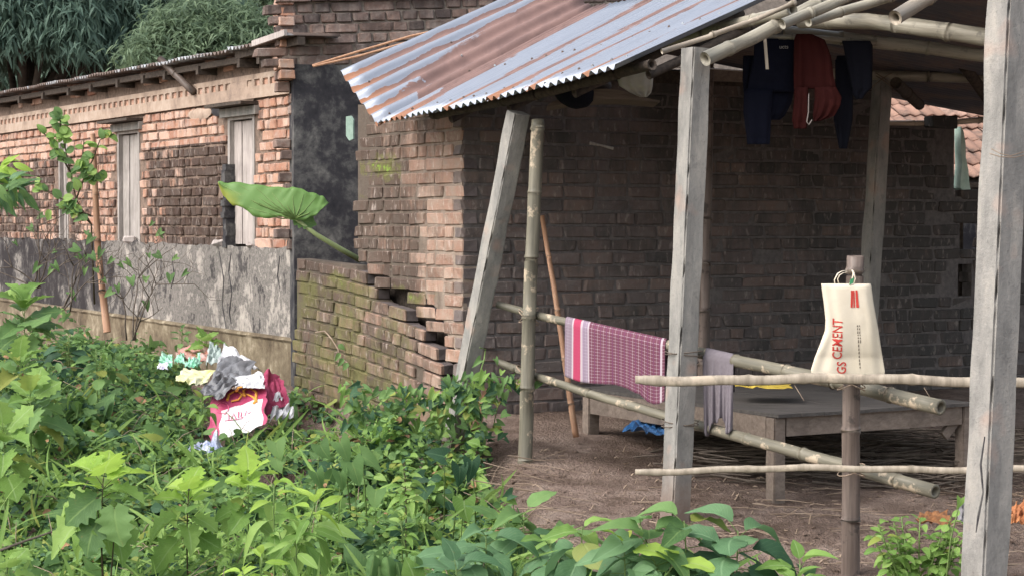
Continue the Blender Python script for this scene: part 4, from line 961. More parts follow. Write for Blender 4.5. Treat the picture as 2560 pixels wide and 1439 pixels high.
garment('right_half', [(218, 2036, 2090), (245, 2036, 2104), (265, 2034, 2100), (290, 2032, 2086), (304, 2034, 2050)], 10.74, MAR, parent=RD, folds=3, amp=.014, seed=1)
wire(0, [W(2022, 235, 10.68), W(2021, 280, 10.68), W(2017, 305, 10.68), W(2022, 312, 10.68), W(2030, 300, 10.68)], .003, 'shutter', 'piping', parent=RD)
TR3 = empty('dark_trousers', W(2110, 120, 10.95), 'black trousers with long legs hanging right of the red garment', 'trousers')
garment('trouser_leg', [(150, 2088, 2132), (220, 2088, 2134), (300, 2084, 2132), (372, 2098, 2118)], 11.0, BLK, parent=TR3, folds=2)
garment('waist', [(140, 2092, 2130), (160, 2088, 2136), (200, 2088, 2138)], 11.02, BLK, parent=TR3)
garment('dark_shirt', [(103, 2104, 2176), (115, 2108, 2182), (160, 2116, 2182), (220, 2130, 2180), (236, 2132, 2164), (248, 2140, 2156)], 10.9, BLK, 'black shirt hanging against the rear concrete post', 'shirt', folds=2, amp=.008)
bamboo('clothes_pole', [W(1870, 98, 10.95), W(2000, 92, 10.85), W(2190, 108, 10.95)], .014, .014, MT['bamboo_old'], None, hollow=(0, 0)); tag(bpy.data.objects['clothes_pole'], 'thin pole under the roof carrying the hanging clothes', 'pole')
wire(0, [W(1600, 164, 11.9), W(1680, 168, 11.9), W(1775, 172, 11.8), W(1862, 178, 11.8)], .004, 'shutter', 'clothes_line', 'thin white clothes line running behind the middle post', 'rope')
pl_ = MB(); pl_.box(W(1915, 134, 10.4), Vector((.008, 0, -.0)), Vector((0, .002, 0)), Vector((.007, 0, -.082))); tag(pl_.build('hanging_lath', MT['bamboo_pale']), 'short pale lath dangling in front of the navy trousers', 'lath')

# shelf with sacks and pots in the rafters
shf = MB(); n = 16; sh_v = []
for i in range(n + 1):
    x = 1368 + (1642 - 1368) * i / n; y = 272 - 12 * math.sin(i / n * math.pi) - 10 * i / n; th2 = .05 * math.sin(math.pi * min(1, i / n * 1.1)) + .012
    c = W(x, y, 11.9); sh_v += [c + Vector((0, -.25, -.0)), c + Vector((0, -.25, th2)), c + Vector((0, .3, th2)), c + Vector((0, .3, 0))]
sf = [(i * 4 + k, i * 4 + (k + 1) % 4, (i + 1) * 4 + (k + 1) % 4, (i + 1) * 4 + k) for i in range(n) for k in range(4)] + [(0, 1, 2, 3), (n * 4 + 3, n * 4 + 2, n * 4 + 1, n * 4)]
tag(obj('hanging_shelf', mesh_data('hanging_shelf', sh_v, sf, MT['bedframe'])), 'sagging board shelf slung under the tin roof', 'shelf')
garment('white_sack', [(160, 1596, 1632), (172, 1565, 1634), (195, 1542, 1633), (215, 1548, 1632), (232, 1575, 1628), (243, 1600, 1618)], 11.5, WHT, 'crumpled white sack hanging from the shelf under the eave', 'sack', bulge=.05, folds=3, amp=.012)
garment('grey_sack', [(195, 1462, 1520), (215, 1455, 1530), (240, 1462, 1520)], 11.75, cloth_mat('dull_grey_bag', (.1, .1, .1), (.16, .15, .15)), 'dull grey cloth bag on the shelf beside the white sack', 'bag', bulge=.08, folds=2)
def lathe(name, prof, c, mat, axis=Vector((0, 0, 1)), n=20, parent=None):
    q = axis.to_track_quat('Z', 'Y'); v = []; f = []
    for r_, z in prof:
        for k in range(n): v.append(Vector(c) + q @ Vector((r_ * math.cos(6.2832 * k / n), r_ * math.sin(6.2832 * k / n), z)))
    for i in range(len(prof) - 1):
        for k in range(n): k2 = (k + 1) % n; f.append((i * n + k, i * n + k2, (i + 1) * n + k2, (i + 1) * n + k))
    f.append(tuple(range(n))[::-1]); f.append(tuple((len(prof) - 1) * n + k for k in range(n))); return obj(name, mesh_data(name, v, f, mat, True), parent)
pot = lathe('cooking_pot', [(.02, 0), (.09, .01), (.125, .05), (.13, .09), (.11, .13), (.085, .145), (.1, .16), (.09, .155), (.07, .12)], W(1418, 252, 11.7), BLK, Vector((.45, -.5, .75)).normalized()); tag(pot, 'blackened round cooking pot lying on the shelf', 'pot')
gl = MB(); gl.tube([W(1474, 358, 12.4), W(1500, 363, 12.4), W(1534, 372, 12.4)], [.012, .006, .010], 8); tag(gl.build('tube_holder', MT['shutter_grey']), 'small pale lamp tube holder fixed to the dark wall', 'lamp holder')

# ================================================================ CEMENT BAG
bagE = empty('cement_bag', W(2120, 930, 8.74), 'cream woven cement sack bag with red lettering hanging on the dark wooden post', 'bag')
def bagc(m):
    uv = m.sep(m.uv()); c = m.mix(m.noise(m.pos(), 30, 4), (.56, .49, .385), (.64, .575, .47))
    d = m.math('SUBTRACT', m.math('ADD', uv[0], m.math('MULTIPLY', m.noise(m.pos(), 9, 4), .5)), m.math('MULTIPLY', uv[1], .9))
    c = m.mix(m.ramp(d, [(.25, 0), (.7, .4)]), c, (.40, .35, .26))
    lo_ = m.math('LESS_THAN', m.math('ADD', uv[1], m.math('MULTIPLY', uv[0], .035)), m.math('MULTIPLY_ADD', m.noise(m.pos(), 25, 3), .02, .055))
    gap = m.math('MAXIMUM', m.math('LESS_THAN', uv[0], .42), m.math('GREATER_THAN', uv[0], .7)); c = m.mix(m.math('MULTIPLY', m.math('MULTIPLY', lo_, gap), .85), c, (.06, .17, .09)); return c
BAGM = cloth_mat('cream_woven_plastic', None, fn=bagc, rough=.6)
bag_rows = [(709, 2053, 2176), (716, 2054, 2178), (760, 2060, 2184), (800, 2064, 2191), (825, 2063, 2196), (860, 2050, 2201), (895, 2036, 2207), (925, 2027, 2212), (938, 2030, 2212)]
BD = 8.76; body = garment('sack_body', bag_rows, BD, BAGM, parent=bagE, bulge=.035, folds=2.2, amp=.005, nu=64, sub=6, sq=3.2)
bb_ = body.data
from mathutils.bvhtree import BVHTree
bvh = BVHTree.FromPolygons([v.co.copy() for v in bb_.vertices], [tuple(p.vertices) for p in bb_.polygons])
def on_bag(x, z):
    h = bvh.ray_cast(Vector((x, 5, z)), Vector((0, 1, 0))); return h[0].y if h[0] else BD - .035
def flat_col(name, c, rough=.7):
    m = M(name, rough, .2); m.col(c); return m.m
RED_INK = flat_col('red_print', (.45, .045, .035)); DK_INK = flat_col('dark_print', (.12, .10, .08)); GRN_INK = flat_col('green_print', (.05, .22, .1))
def text_on_bag(body_, px, py, px_len, px_h, mat, name, sh=0.0):
    """lettering printed up the bag: reads from bottom to top"""
    cu = bpy.data.curves.new(name, 'FONT'); cu.body = body_; cu.size = 1; cu.resolution_u = 3; to = bpy.data.objects.new('t', cu); COL.objects.link(to); cu.offset = .012; cu.shear = sh
    dg = bpy.context.evaluated_depsgraph_get(); me = bpy.data.meshes.new_from_object(to.evaluated_get(dg)); COL.objects.unlink(to); bpy.data.objects.remove(to)
    co = np.array([v.co[:] for v in me.vertices]); mn, mx = co.min(0), co.max(0); co = (co - mn) / np.maximum(mx - mn, 1e-6)
    for v, c in zip(me.vertices, co):
        p = W(px - px_h * c[1] + 8 * c[0] * 0, py - px_len * c[0], BD - .04); v.co = (p.x, on_bag(p.x, p.z) - .0025, p.z)
    me.materials.clear(); me.materials.append(mat); o = bpy.data.objects.new(name, me); link(o, bagE); o.location = -_wloc(bagE); return o
text_on_bag('CEMENT', 2107, 897, 102, 25, RED_INK, 'lettering', .1); text_on_bag('GS', 2118, 934, 30, 24, RED_INK, 'lettering', .1)
def quad_on_bag(pts, mat, name):
    n = len(pts); c = []
    for a, b in pts: p = W(a, b, BD - .04); c.append((p.x, on_bag(p.x, p.z) - .0025, p.z))
    return obj(name, mesh_data(name, c, [tuple(range(n))], mat), bagE)
quad_on_bag([(2128, 726), (2134, 726), (2132, 768), (2127, 768)], RED_INK, 'red_bar'); quad_on_bag([(2134, 726), (2137, 726), (2138, 768), (2134, 768)], RED_INK, 'red_bar'); quad_on_bag([(2139, 725), (2144, 725), (2148, 768), (2141, 768)], RED_INK, 'red_bar')
rr = random.Random(3); y = 812
while y < 918:
    h = rr.uniform(3, 8); x = 2143 + (y - 812) * .08
    quad_on_bag([(x, y), (x + 2.4, y), (x + 2.4, y + h), (x, y + h)], DK_INK, 'small_print')
    if y < 850: quad_on_bag([(x + 5, y), (x + 7, y), (x + 7, y + h), (x + 5, y + h)], DK_INK, 'small_print')
    y += h + rr.uniform(2, 4)
for pts in ([(2088, 712), (2086, 700), (2094, 684), (2104, 678), (2116, 676)], [(2098, 712), (2094, 698), (2098, 688), (2108, 682), (2118, 680)], [(2122, 712), (2130, 698), (2134, 682), (2132, 676)], [(2134, 710), (2138, 696), (2135, 682), (2130, 675)]):
    m_ = MB(); m_.tube([W(a, b, 8.78 + .02 * (i > 2)) for i, (a, b) in enumerate(pts)], [.006, .006, .005, .004, .004][:len(pts)], 6, flat=.4); m_.build('handle', BAGM, bagE, True)
gq = MB(); gq.box(W(2129, 703, 8.73), Vector((.008, 0, .004)), Vector((0, .002, 0)), Vector((.002, 0, .012))); gq.build('green_tab', GRN_INK, bagE)

# yellow packet on the bed, blue plastic beneath
YEL = simple('yellow_plastic', (.6, .42, .06), (.72, .55, .12), 30, .4)
def crumple(name, quad, mat, label, cat, amp=.03, n=22, seed=0, fr=6, edge=.02, thick=.002, uvk=1, parent=None, sag=0):
    """crumpled sheet between four world corners, uneven edge"""
    v = []; uv = []; a, b, c, d = [Vector(q) for q in quad]; N = ((b - a).cross(d - a)).normalized()
    if N.y > 0: N = -N
    for i in range(n + 1):
        for j in range(n + 1):
            s_, t_ = i / n, j / n; e = min(s_, 1 - s_, t_, 1 - t_)
            ex = edge * noise.noise(Vector((s_ * 5, t_ * 5, seed + 9))) * (1 if e < .02 else .5); ey = edge * noise.noise(Vector((s_ * 5, t_ * 5, seed + 19))) * (1 if e < .02 else .5)
            p = (a * (1 - s_) + b * s_) * (1 - t_) + (d * (1 - s_) + c * s_) * t_
            h = abs(noise.noise(Vector((s_ * fr * .6, t_ * fr * .6, seed)))) * 2.2 - .5 + .35 * abs(noise.noise(Vector((s_ * fr * 1.5, t_ * fr * 1.5, seed))))
            v.append(p + N * amp * h + (b - a).normalized() * ex + (d - a).normalized() * ey + Vector((0, 0, -sag * math.sin(math.pi * s_)))); uv.append((s_, t_))
    f = [(i * (n + 1) + j, (i + 1) * (n + 1) + j, (i + 1) * (n + 1) + j + 1, i * (n + 1) + j + 1) for i in range(n) for j in range(n)]
    o = obj(name, mesh_data(name, v, f, mat, False, uv), parent); md = o.modifiers.new('t', 'SOLIDIFY'); md.thickness = thick; return tag(o, label, cat)
crumple('yellow_packet', [W(1832, 966, 10.9), W(1982, 970, 10.85), W(1970, 952, 11.2), W(1836, 950, 11.2)], YEL, 'flat yellow plastic packet lying on the bed behind the split rail', 'packet', .01, 14)
BLU = simple('blue_plastic', (.025, .09, .22), (.05, .15, .34), 20, .4)
crumple('blue_plastic_sheet', [W(1555, 1072, 11.2), W(1662, 1084, 11.0), W(1655, 1050, 11.6), W(1612, 1034, 11.6)], BLU, 'crumpled blue plastic sheet on the soil under the bed edge', 'plastic sheet', .03, 16, 4)

# ================================================================ LITTER against the plinth
WP = simple('white_plastic_film', (.48, .48, .5), (.62, .62, .63), 12, .45, spec=.4); GP = simple('grey_black_film', (.06, .06, .065), (.2, .2, .21), 6, .4, spec=.4)
MP_ = simple('maroon_pink_film', (.3, .04, .09), (.42, .08, .15), 9, .45, spec=.4); MD = simple('maroon_rag', (.2, .025, .06), (.36, .06, .12), 14, .8); YP = simple('yellow_white_film', (.58, .57, .22), (.62, .62, .5), 5, .45); GN = simple('pale_green_film', (.12, .42, .25), (.5, .72, .6), 9, .4)
def sack_col(m):
    uv = m.sep(m.uv()); s_, t_ = uv[0], uv[1]; nz_ = m.math('MULTIPLY', m.math('SUBTRACT', m.noise(m.uv(), 5, 2), .5), .12)
    lower = m.math('LESS_THAN', m.math('ADD', t_, nz_), m.math('MULTIPLY_ADD', m.math('ABSOLUTE', m.math('SUBTRACT', s_, .65)), -.1, .62))
    c = m.mix(lower, (.36, .045, .11), (.62, .61, .62)); c = m.mix(m.math('LESS_THAN', s_, m.math('MULTIPLY_ADD', t_, .05, .19)), c, (.38, .055, .12)); c = m.mix(m.math('GREATER_THAN', s_, .94), c, (.38, .055, .12)); return c
SACK = M('printed_sack_film', .45, .4); SACK.col(sack_col(SACK)); SACK = SACK.m
L = W
sack = empty('printed_sack', L(600, 1060, 13.3), 'pink and white printed plastic sack with orange scrolls draped over the litter heap', 'sack')
SP = [W(520, 1112, 13.0), W(664, 1056, 13.0), W(664, 950, 13.45), W(528, 990, 13.4)]
crumple('sack_body', SP, SACK, None, None, .022, 26, 7, 3, .03, parent=sack)
SPv = bpy.data.objects[[o.name for o in sack.children][-1]].data
bv2 = BVHTree.FromPolygons([v.co.copy() for v in SPv.vertices], [tuple(p.vertices) for p in SPv.polygons])
def on_sack(px, py):
    r_ = ray(px, py); h = bv2.ray_cast(Vector((0, 0, CAMZ)), r_.normalized()); return (h[0] - r_.normalized() * .008) if h[0] else W(px, py, 13.1)
ORG = flat_col('orange_print', (.65, .3, .06)); PNK = flat_col('pink_print', (.6, .12, .22))
def stroke(pts, r, mat, name):
    m_ = MB(); m_.tube([on_sack(a, b) for a, b in pts], [r] * len(pts), 5, flat=.6); return m_.build(name, mat, sack)
for pts in ([(568, 1000), (572, 985), (590, 975), (606, 985), (596, 998), (578, 1002)], [(612, 990), (608, 975), (622, 968), (640, 978), (640, 1000), (634, 1008)], [(590, 978), (596, 968), (606, 966)], [(618, 984), (634, 992), (642, 1004)]):
    stroke(pts, .010, ORG, 'orange_scroll')
stroke([(556 + 16 * math.cos(a), 1018 + 14 * math.sin(a)) for a in np.linspace(0, 6.28, 12)], .003, PNK, 'printed_ring')
for pts in ([(560, 1036), (566, 1030), (572, 1036), (572, 1048)], [(578, 1046), (584, 1032), (590, 1046)], [(596, 1042), (596, 1028), (604, 1030), (602, 1040), (608, 1042)], [(612, 1038), (616, 1026), (622, 1032), (626, 1028)], [(562, 1050), (584, 1048), (606, 1044)]):
    stroke(pts, .0035, PNK, 'printed_letter')
crumple('white_film', [W(540, 925, 13.9), W(605, 915, 13.9), W(655, 925, 14), W(560, 855, 14.2)], WP, 'white plastic film peaked at the top of the litter heap', 'plastic film', .03, 16, 2)
crumple('white_film', [W(588, 965, 13.3), W(662, 968, 13.3), W(658, 930, 13.6), W(592, 940, 13.6)], WP, 'small white plastic film above the printed sack', 'plastic film', .015, 14, 12)
crumple('dark_film', [W(528, 948, 13.6), W(606, 968, 13.5), W(642, 900, 13.9), W(552, 890, 14)], GP, 'crumpled black plastic bag on top of the litter heap', 'plastic bag', .028, 20, 3, 4)
crumple('grey_film', [W(492, 978, 13.3), W(550, 995, 13.2), W(604, 955, 13.4), W(540, 938, 13.6)], GP, 'smoky grey translucent plastic film spread below the black bag', 'plastic film', .03, 18, 5)
crumple('yellow_film', [W(440, 948, 13.6), W(502, 966, 13.5), W(550, 922, 13.8), W(458, 922, 13.9)], YP, 'yellow and white plastic sheet left of the litter heap', 'plastic sheet', .02, 16, 6)
crumple('maroon_rag', [W(662, 1040, 13.3), W(722, 1005, 13.5), W(700, 935, 13.9), W(660, 930, 13.8)], MD, 'maroon rag crumpled beside the wall end of the litter heap', 'rag', .03, 20, 8, 4)
crumple('clear_film', [W(675, 1050, 13.2), W(735, 1040, 13.4), W(715, 985, 13.7), W(688, 980, 13.6)], WP, 'dirty clear plastic film at the right foot of the heap', 'plastic film', .04, 14, 9)
crumple('blue_white_bag', [W(468, 1140, 12.3), W(560, 1148, 12.3), W(552, 1100, 12.6), W(474, 1098, 12.6)], simple('blue_white_film', (.16, .22, .42), (.78, .79, .82), 22, .4), 'crumpled blue and white plastic bag in the ground cover', 'plastic bag', .06, 18, 10, 5)
crumple('green_film', [W(398, 908, 15.0), W(432, 918, 14.8), W(430, 882, 15.2), W(405, 884, 15.2)], GN, 'pale green plastic scrap farthest left near the plinth', 'plastic scrap', .03, 12, 11)
crumple('green_film', [W(436, 905, 14.8), W(462, 906, 14.7), W(462, 884, 15), W(440, 886, 15)], GN, 'second green plastic scrap, next to the rust-red scrap', 'plastic scrap', .03, 12, 13)
crumple('green_film', [W(462, 915, 14.5), W(500, 914, 14.5), W(502, 892, 14.8), W(470, 898, 14.7)], GN, 'bright green plastic scrap nearest the litter heap', 'plastic scrap', .03, 12, 15)
crumple('rust_red_scrap', [W(440, 888, 15), W(525, 902, 14.7), W(520, 868, 15.1), W(456, 868, 15.3)], simple('rust_red_film', (.3, .09, .05), (.42, .3, .28), 14, .5), 'rust red plastic scrap behind the green pieces', 'plastic scrap', .03, 14, 16)
crumple('grey_green_scrap', [W(515, 908, 14.4), W(562, 904, 14.4), W(552, 872, 14.6), W(522, 856, 14.7)], simple('grey_green_film', (.2, .26, .24), (.4, .45, .43), 14, .45), 'grey-green plastic bag leaning by the plinth', 'plastic bag', .03, 14, 17)
crumple('small_white_scrap', [W(394, 918, 14.4), W(420, 922, 14.4), W(418, 906, 14.6), W(398, 906, 14.6)], simple('lilac_film', (.5, .48, .6), (.8, .78, .85), 20, .45), 'tiny lilac white scrap below the green pieces', 'plastic scrap', .02, 8, 18)
crumple('orange_leaf', [W(2290, 1300, 8.9), W(2380, 1312, 8.8), W(2370, 1275, 9.2), W(2300, 1280, 9.2)], simple('fallen_leaf_orange', (.28, .12, .05), (.42, .2, .09), 12, .7), 'large curled dry orange leaf lying behind the small bush', 'dry leaf', .02, 12, 19)
crumple('orange_leaf', [W(2528, 1300, 8.0), W(2575, 1310, 8.0), W(2575, 1250, 8.2), W(2532, 1262, 8.2)], simple('fallen_leaf_rust', (.25, .09, .04), (.4, .17, .07), 12, .7), 'large curled dry rust leaf right of the near post', 'dry leaf', .03, 12, 20)
crumple('grey_rag', [W(2395, 1290, 8.7), W(2440, 1300, 8.7), W(2436, 1265, 8.9), W(2396, 1262, 8.9)], simple('grey_rag_cloth', (.16, .15, .16), (.3, .29, .3), 12, .9), 'grey stony rag between the orange leaf and the near post', 'rag', .04, 12, 21)

# wires/bars running to the tin roof from the tall block
for i, (pa_, pb_, lb_) in enumerate((([(782, 164), (900, 128), (1030, 90), (1125, 70)], 14.6, 'upper'), ([(784, 166), (900, 140), (1040, 100), (1150, 66)], 14.55, 'lower'))):
    m_ = MB(); m_.tube([W(a, b, 14.85 - .35 * k - .03 * i) for k, (a, b) in enumerate(pa_)], [.009] * 4, 6); tag(m_.build('iron_rod', MT['stick']), f'{lb_} of two brown iron rods reaching from the block to the tin roof', 'rod')

# ================================================================ FIREWOOD, STRAW, CRUMBS
def sticks(name, n, region, mat, rlo, rhi, llo, lhi, zup, label, cat, seed, lay=.25, parent=None):
    r_ = np.random.default_rng(seed); mb = MB(); made = 0
    while made < n:
        px, py, D0, D1 = region; x_ = r_.uniform(*px); D = r_.uniform(D0, D1); p = W(x_, 700, D); gz = ground_z(p.x, p.y)
        p.z = gz + r_.uniform(0, zup) ** 1 ; a = r_.normal(-.1, .35); L_ = r_.uniform(llo, lhi); d = Vector((math.cos(a), math.sin(a) * .9, r_.normal(0, lay * .3))).normalized()
        if proj(p)[1] < py[0] or proj(p)[1] > py[1]: made += .02; continue
        bend = Vector((0, 0, 1)) * r_.normal(0, .02); r0 = r_.uniform(rlo, rhi); q0, q1 = p - d * L_ / 2, p + d * L_ / 2
        for q in (q0, q1): q.z = max(q.z, ground_z(q.x, q.y) + r0 * .5)
        mb.tube([q0, (q0 + q1) / 2 + bend, q1], [r0, r0 * .9, r0 * .5], 4); made += 1
    o = mb.build(name, mat); return tag(o, label, cat, kind='stuff')
sticks('firewood', 300, ((1740, 2560), (1080, 1240), 10.7, 12.6), MT['twig'], .003, .008, .2, .8, .14, 'heap of thin grey firewood sticks under and behind the bed', 'firewood', 1)
sticks('dry_straw', 110, ((1600, 2560), (1120, 1420), 8.4, 11.0), MT['straw'], .0015, .0045, .06, .4, .012, 'dry straw and split stalks strewn over the bare soil', 'straw', 2, .05)
sticks('bark_chips', 260, ((1260, 2560), (1090, 1420), 8.3, 11.5), MT['straw'], .003, .006, .012, .04, .006, 'pale bark chips and crumbs scattered on the soil', 'chips', 3, .05)
sticks('dry_vine', 60, ((1150, 1400), (1080, 1420), 8.3, 11.0), MT['straw'], .0012, .003, .15, .5, .09, 'dead vine stems hanging over the earth bank', 'dead stems', 4, .8)
rr = random.Random(8); cl = MB()
for i in range(900):
    p = W(rr.uniform(1200, 2560), 700, rr.uniform(8.4, 11.8)); p.z = ground_z(p.x, p.y); r_ = rr.uniform(.003, .018) ** 1; v, f = cham(r_, r_ * rr.uniform(.6, 1), r_ * .6, r_ * .3, r_ * .25, i); cl.add([p + Vector(q) for q in v], f)
tag(cl.build('soil_clods', MT['soil']), 'crumbled soil clods on the bare ground', 'soil clods', kind='stuff')
# ================================================================ LEAVES
def leaf_t(n=5, wf=lambda t: math.sin(math.pi * min(1, t * .96 + .04)) ** .8, W_=.5, fold=.25, droop=.25, back=0.0, cols=1, ripple=0, lob=0, lobn=3):
    v = []; uv = []; f = []
    for i in range(n + 1):
        t = i / n; w_ = wf(t) * W_
        if lob: w_ *= 1 - lob * (.5 + .5 * math.cos(t * lobn * 2 * math.pi)) * (1 if 0 < t < 1 else 0)
        w_ = max(w_, .002)
        for j in range(-cols, cols + 1):
            u = j / cols; y = t - back * abs(u) * (1 - t) ** 2; z = -droop * t * t + fold * abs(u) * w_ + ripple * math.sin(t * 19 + (u > 0) * 2) * abs(u)
            v.append((u * w_, y, z)); uv.append((.5 + .5 * u, t))
    m = 2 * cols + 1
    for i in range(n):
        for j in range(2 * cols): f.append((i * m + j, i * m + j + 1, (i + 1) * m + j + 1, (i + 1) * m + j))
    return v, f, uv
LT = {
 'small': leaf_t(3, W_=.36, fold=.35, droop=.25),
 'ovate': leaf_t(5, lambda t: math.sin(math.pi * t ** .72) ** .9 if 0 < t < 1 else .02, .34, .3, .3),
 'heart': leaf_t(6, lambda t: (1 - t ** 1.7) * (1 if t > .0 else .82), .5, .28, .3, back=.28, cols=2, ripple=.015),
 'lance': leaf_t(7, lambda t: math.sin(math.pi * t ** .8) if 0 < t < 1 else .02, .17, .35, .45),
 'lobed': leaf_t(20, lambda t: math.sin(math.pi * min(.999, t ** .8 + .02)) ** .6, .50, .22, .28, back=.1, cols=2, ripple=.02, lob=.34, lobn=4.5),
 'broad': leaf_t(10, lambda t: math.sin(math.pi * min(.999, t ** .8 + .02)) ** .75, .34, .16, .42, back=.06, cols=3, ripple=.022),
 'round': leaf_t(5, lambda t: math.sin(math.pi * min(.98, t * .93 + .05)) ** .55, .40, .2, .15),
 'tree': leaf_t(3, lambda t: [.05, .8, .6, .02][int(round(t * 3))], .11, .3, .35),
 'curl': leaf_t(10, lambda t: math.sin(math.pi * min(.98, t * .93 + .05)) ** .6, .30, -1.1, .25, back=.1, cols=3, ripple=.05),
}
def _jit(v, sx, fold, droop, twist, seed):
    out = []
    for x, y, z in v: a = twist * y; x2 = x * sx * (1 + .12 * noise.noise(Vector((y * 5, seed, 1)))); z2 = z + fold * abs(x2) - droop * y * y + .03 * noise.noise(Vector((x * 6, y * 6, seed))); out.append((x2 * math.cos(a) - z2 * math.sin(a) + .06 * math.sin(y * 2.5 + seed) * y, y, x2 * math.sin(a) + z2 * math.cos(a)))
    return out
for _k in ('lobed', 'broad', 'heart', 'ovate', 'lance', 'round'):
    _v, _f, _u = LT[_k]
    for _i, _a in enumerate(((.85, .25, .25, .5), (1.1, -.2, -.1, -.4), (.92, .5, .4, .15)), 1): LT[_k + str(_i)] = (_jit(_v, *_a, _i), _f, _u)
LM = {}
def leaf_mesh(kind, mat):
    if (kind, mat) not in LM: v, f, uv = LT[kind]; LM[kind, mat] = mesh_data('leaf', v, f, MT[mat], True, uv)
    return LM[kind, mat]
def put_leaf(parent, kind, mat, pos, d, up, size, wk=1.0):
    va = random.randrange(4)
    if va and kind + str(va) in LT: kind = kind + str(va)
    Y = Vector(d).normalized(); X = Y.cross(Vector(up)); X = X.normalized() if X.length > 1e-3 else Vector((1, 0, 0)); Z = X.cross(Y)
    o = bpy.data.objects.new('leaf', leaf_mesh(kind, mat)); link(o, parent); setw(o, Matrix.Translation(pos) @ Matrix((X * size * wk, Y * size, Z * size)).transposed().to_4x4()); return o
TOCAM = Vector((0, -1, .2))
def plant(name, label, cat, px, ytop, D, h, nl, kind, size, mat, top=None, topn=3, spread=1.0, stems=1, seed=0, petiole=.35, t0=.58, rad=0, stemmat='stem_green', lean=(0, 0), elev=(65, -15), tsize=.6, r=.005, group=None, ybase=None):
    """upright herb whose crown tip shows at pixel (px, ytop) at depth D"""
    r_ = random.Random(seed); tip = W(px, ytop, D); gz = ground_z(tip.x, tip.y); base = Vector((tip.x - lean[0], tip.y - lean[1], max(gz, tip.z - h)))
    root = empty(name, base, label, cat, group); mb = MB(); out = []
    for s in range(stems):
        tp = tip + Vector((r_.uniform(-1, 1), r_.uniform(-1, 1) * .7, -abs(r_.uniform(0, .5)))) * ((rad or size * 1.2) if s else 0); bs = base + Vector((r_.uniform(-1, 1), r_.uniform(-1, 1), 0)) * (.04 if s else 0)
        md = bs.lerp(tp, .5) + Vector((r_.uniform(-1, 1), 0, 0)) * .02
        def at(t): return bs * (1 - t) ** 2 + md * 2 * t * (1 - t) + tp * t * t
        mb.tube([at(i / 6) for i in range(7)], [r * (1 - .55 * i / 6) for i in range(7)], 6)
        m = nl // stems; a = r_.uniform(0, 6.28)
        for i in range(m):
            t = t0 + (1 - t0) * (i + .5) / m; a += 2.4 + r_.uniform(-.3, .3); k = (t - t0) / (1 - t0)
            el = math.radians(elev[1] + (elev[0] - elev[1]) * k ** 1.6 + r_.uniform(-12, 12))
            d = Vector((math.cos(a), math.sin(a), 0)); dd = d * math.cos(el) + Vector((0, 0, math.sin(el))); p0 = at(t)
            sz = size * (1 - (1 - tsize) * k ** 2) * r_.uniform(.8, 1.15); pl_ = petiole * sz; p1 = p0 + (dd + Vector((0, 0, .3))).normalized() * pl_
            if pl_ > .006: mb.tube([p0, p1], [r * .4, r * .3], 4)
            isT = i >= m - topn
            up = Vector((0, 0, 1)) * 1.0 + TOCAM * .35 - d * .2
            put_leaf(root, kind, (top or mat) if isT else mat, p1, dd, up, sz * (spread if not isT else 1))
    mb.build('stem', MT[stemmat], root, True); return root

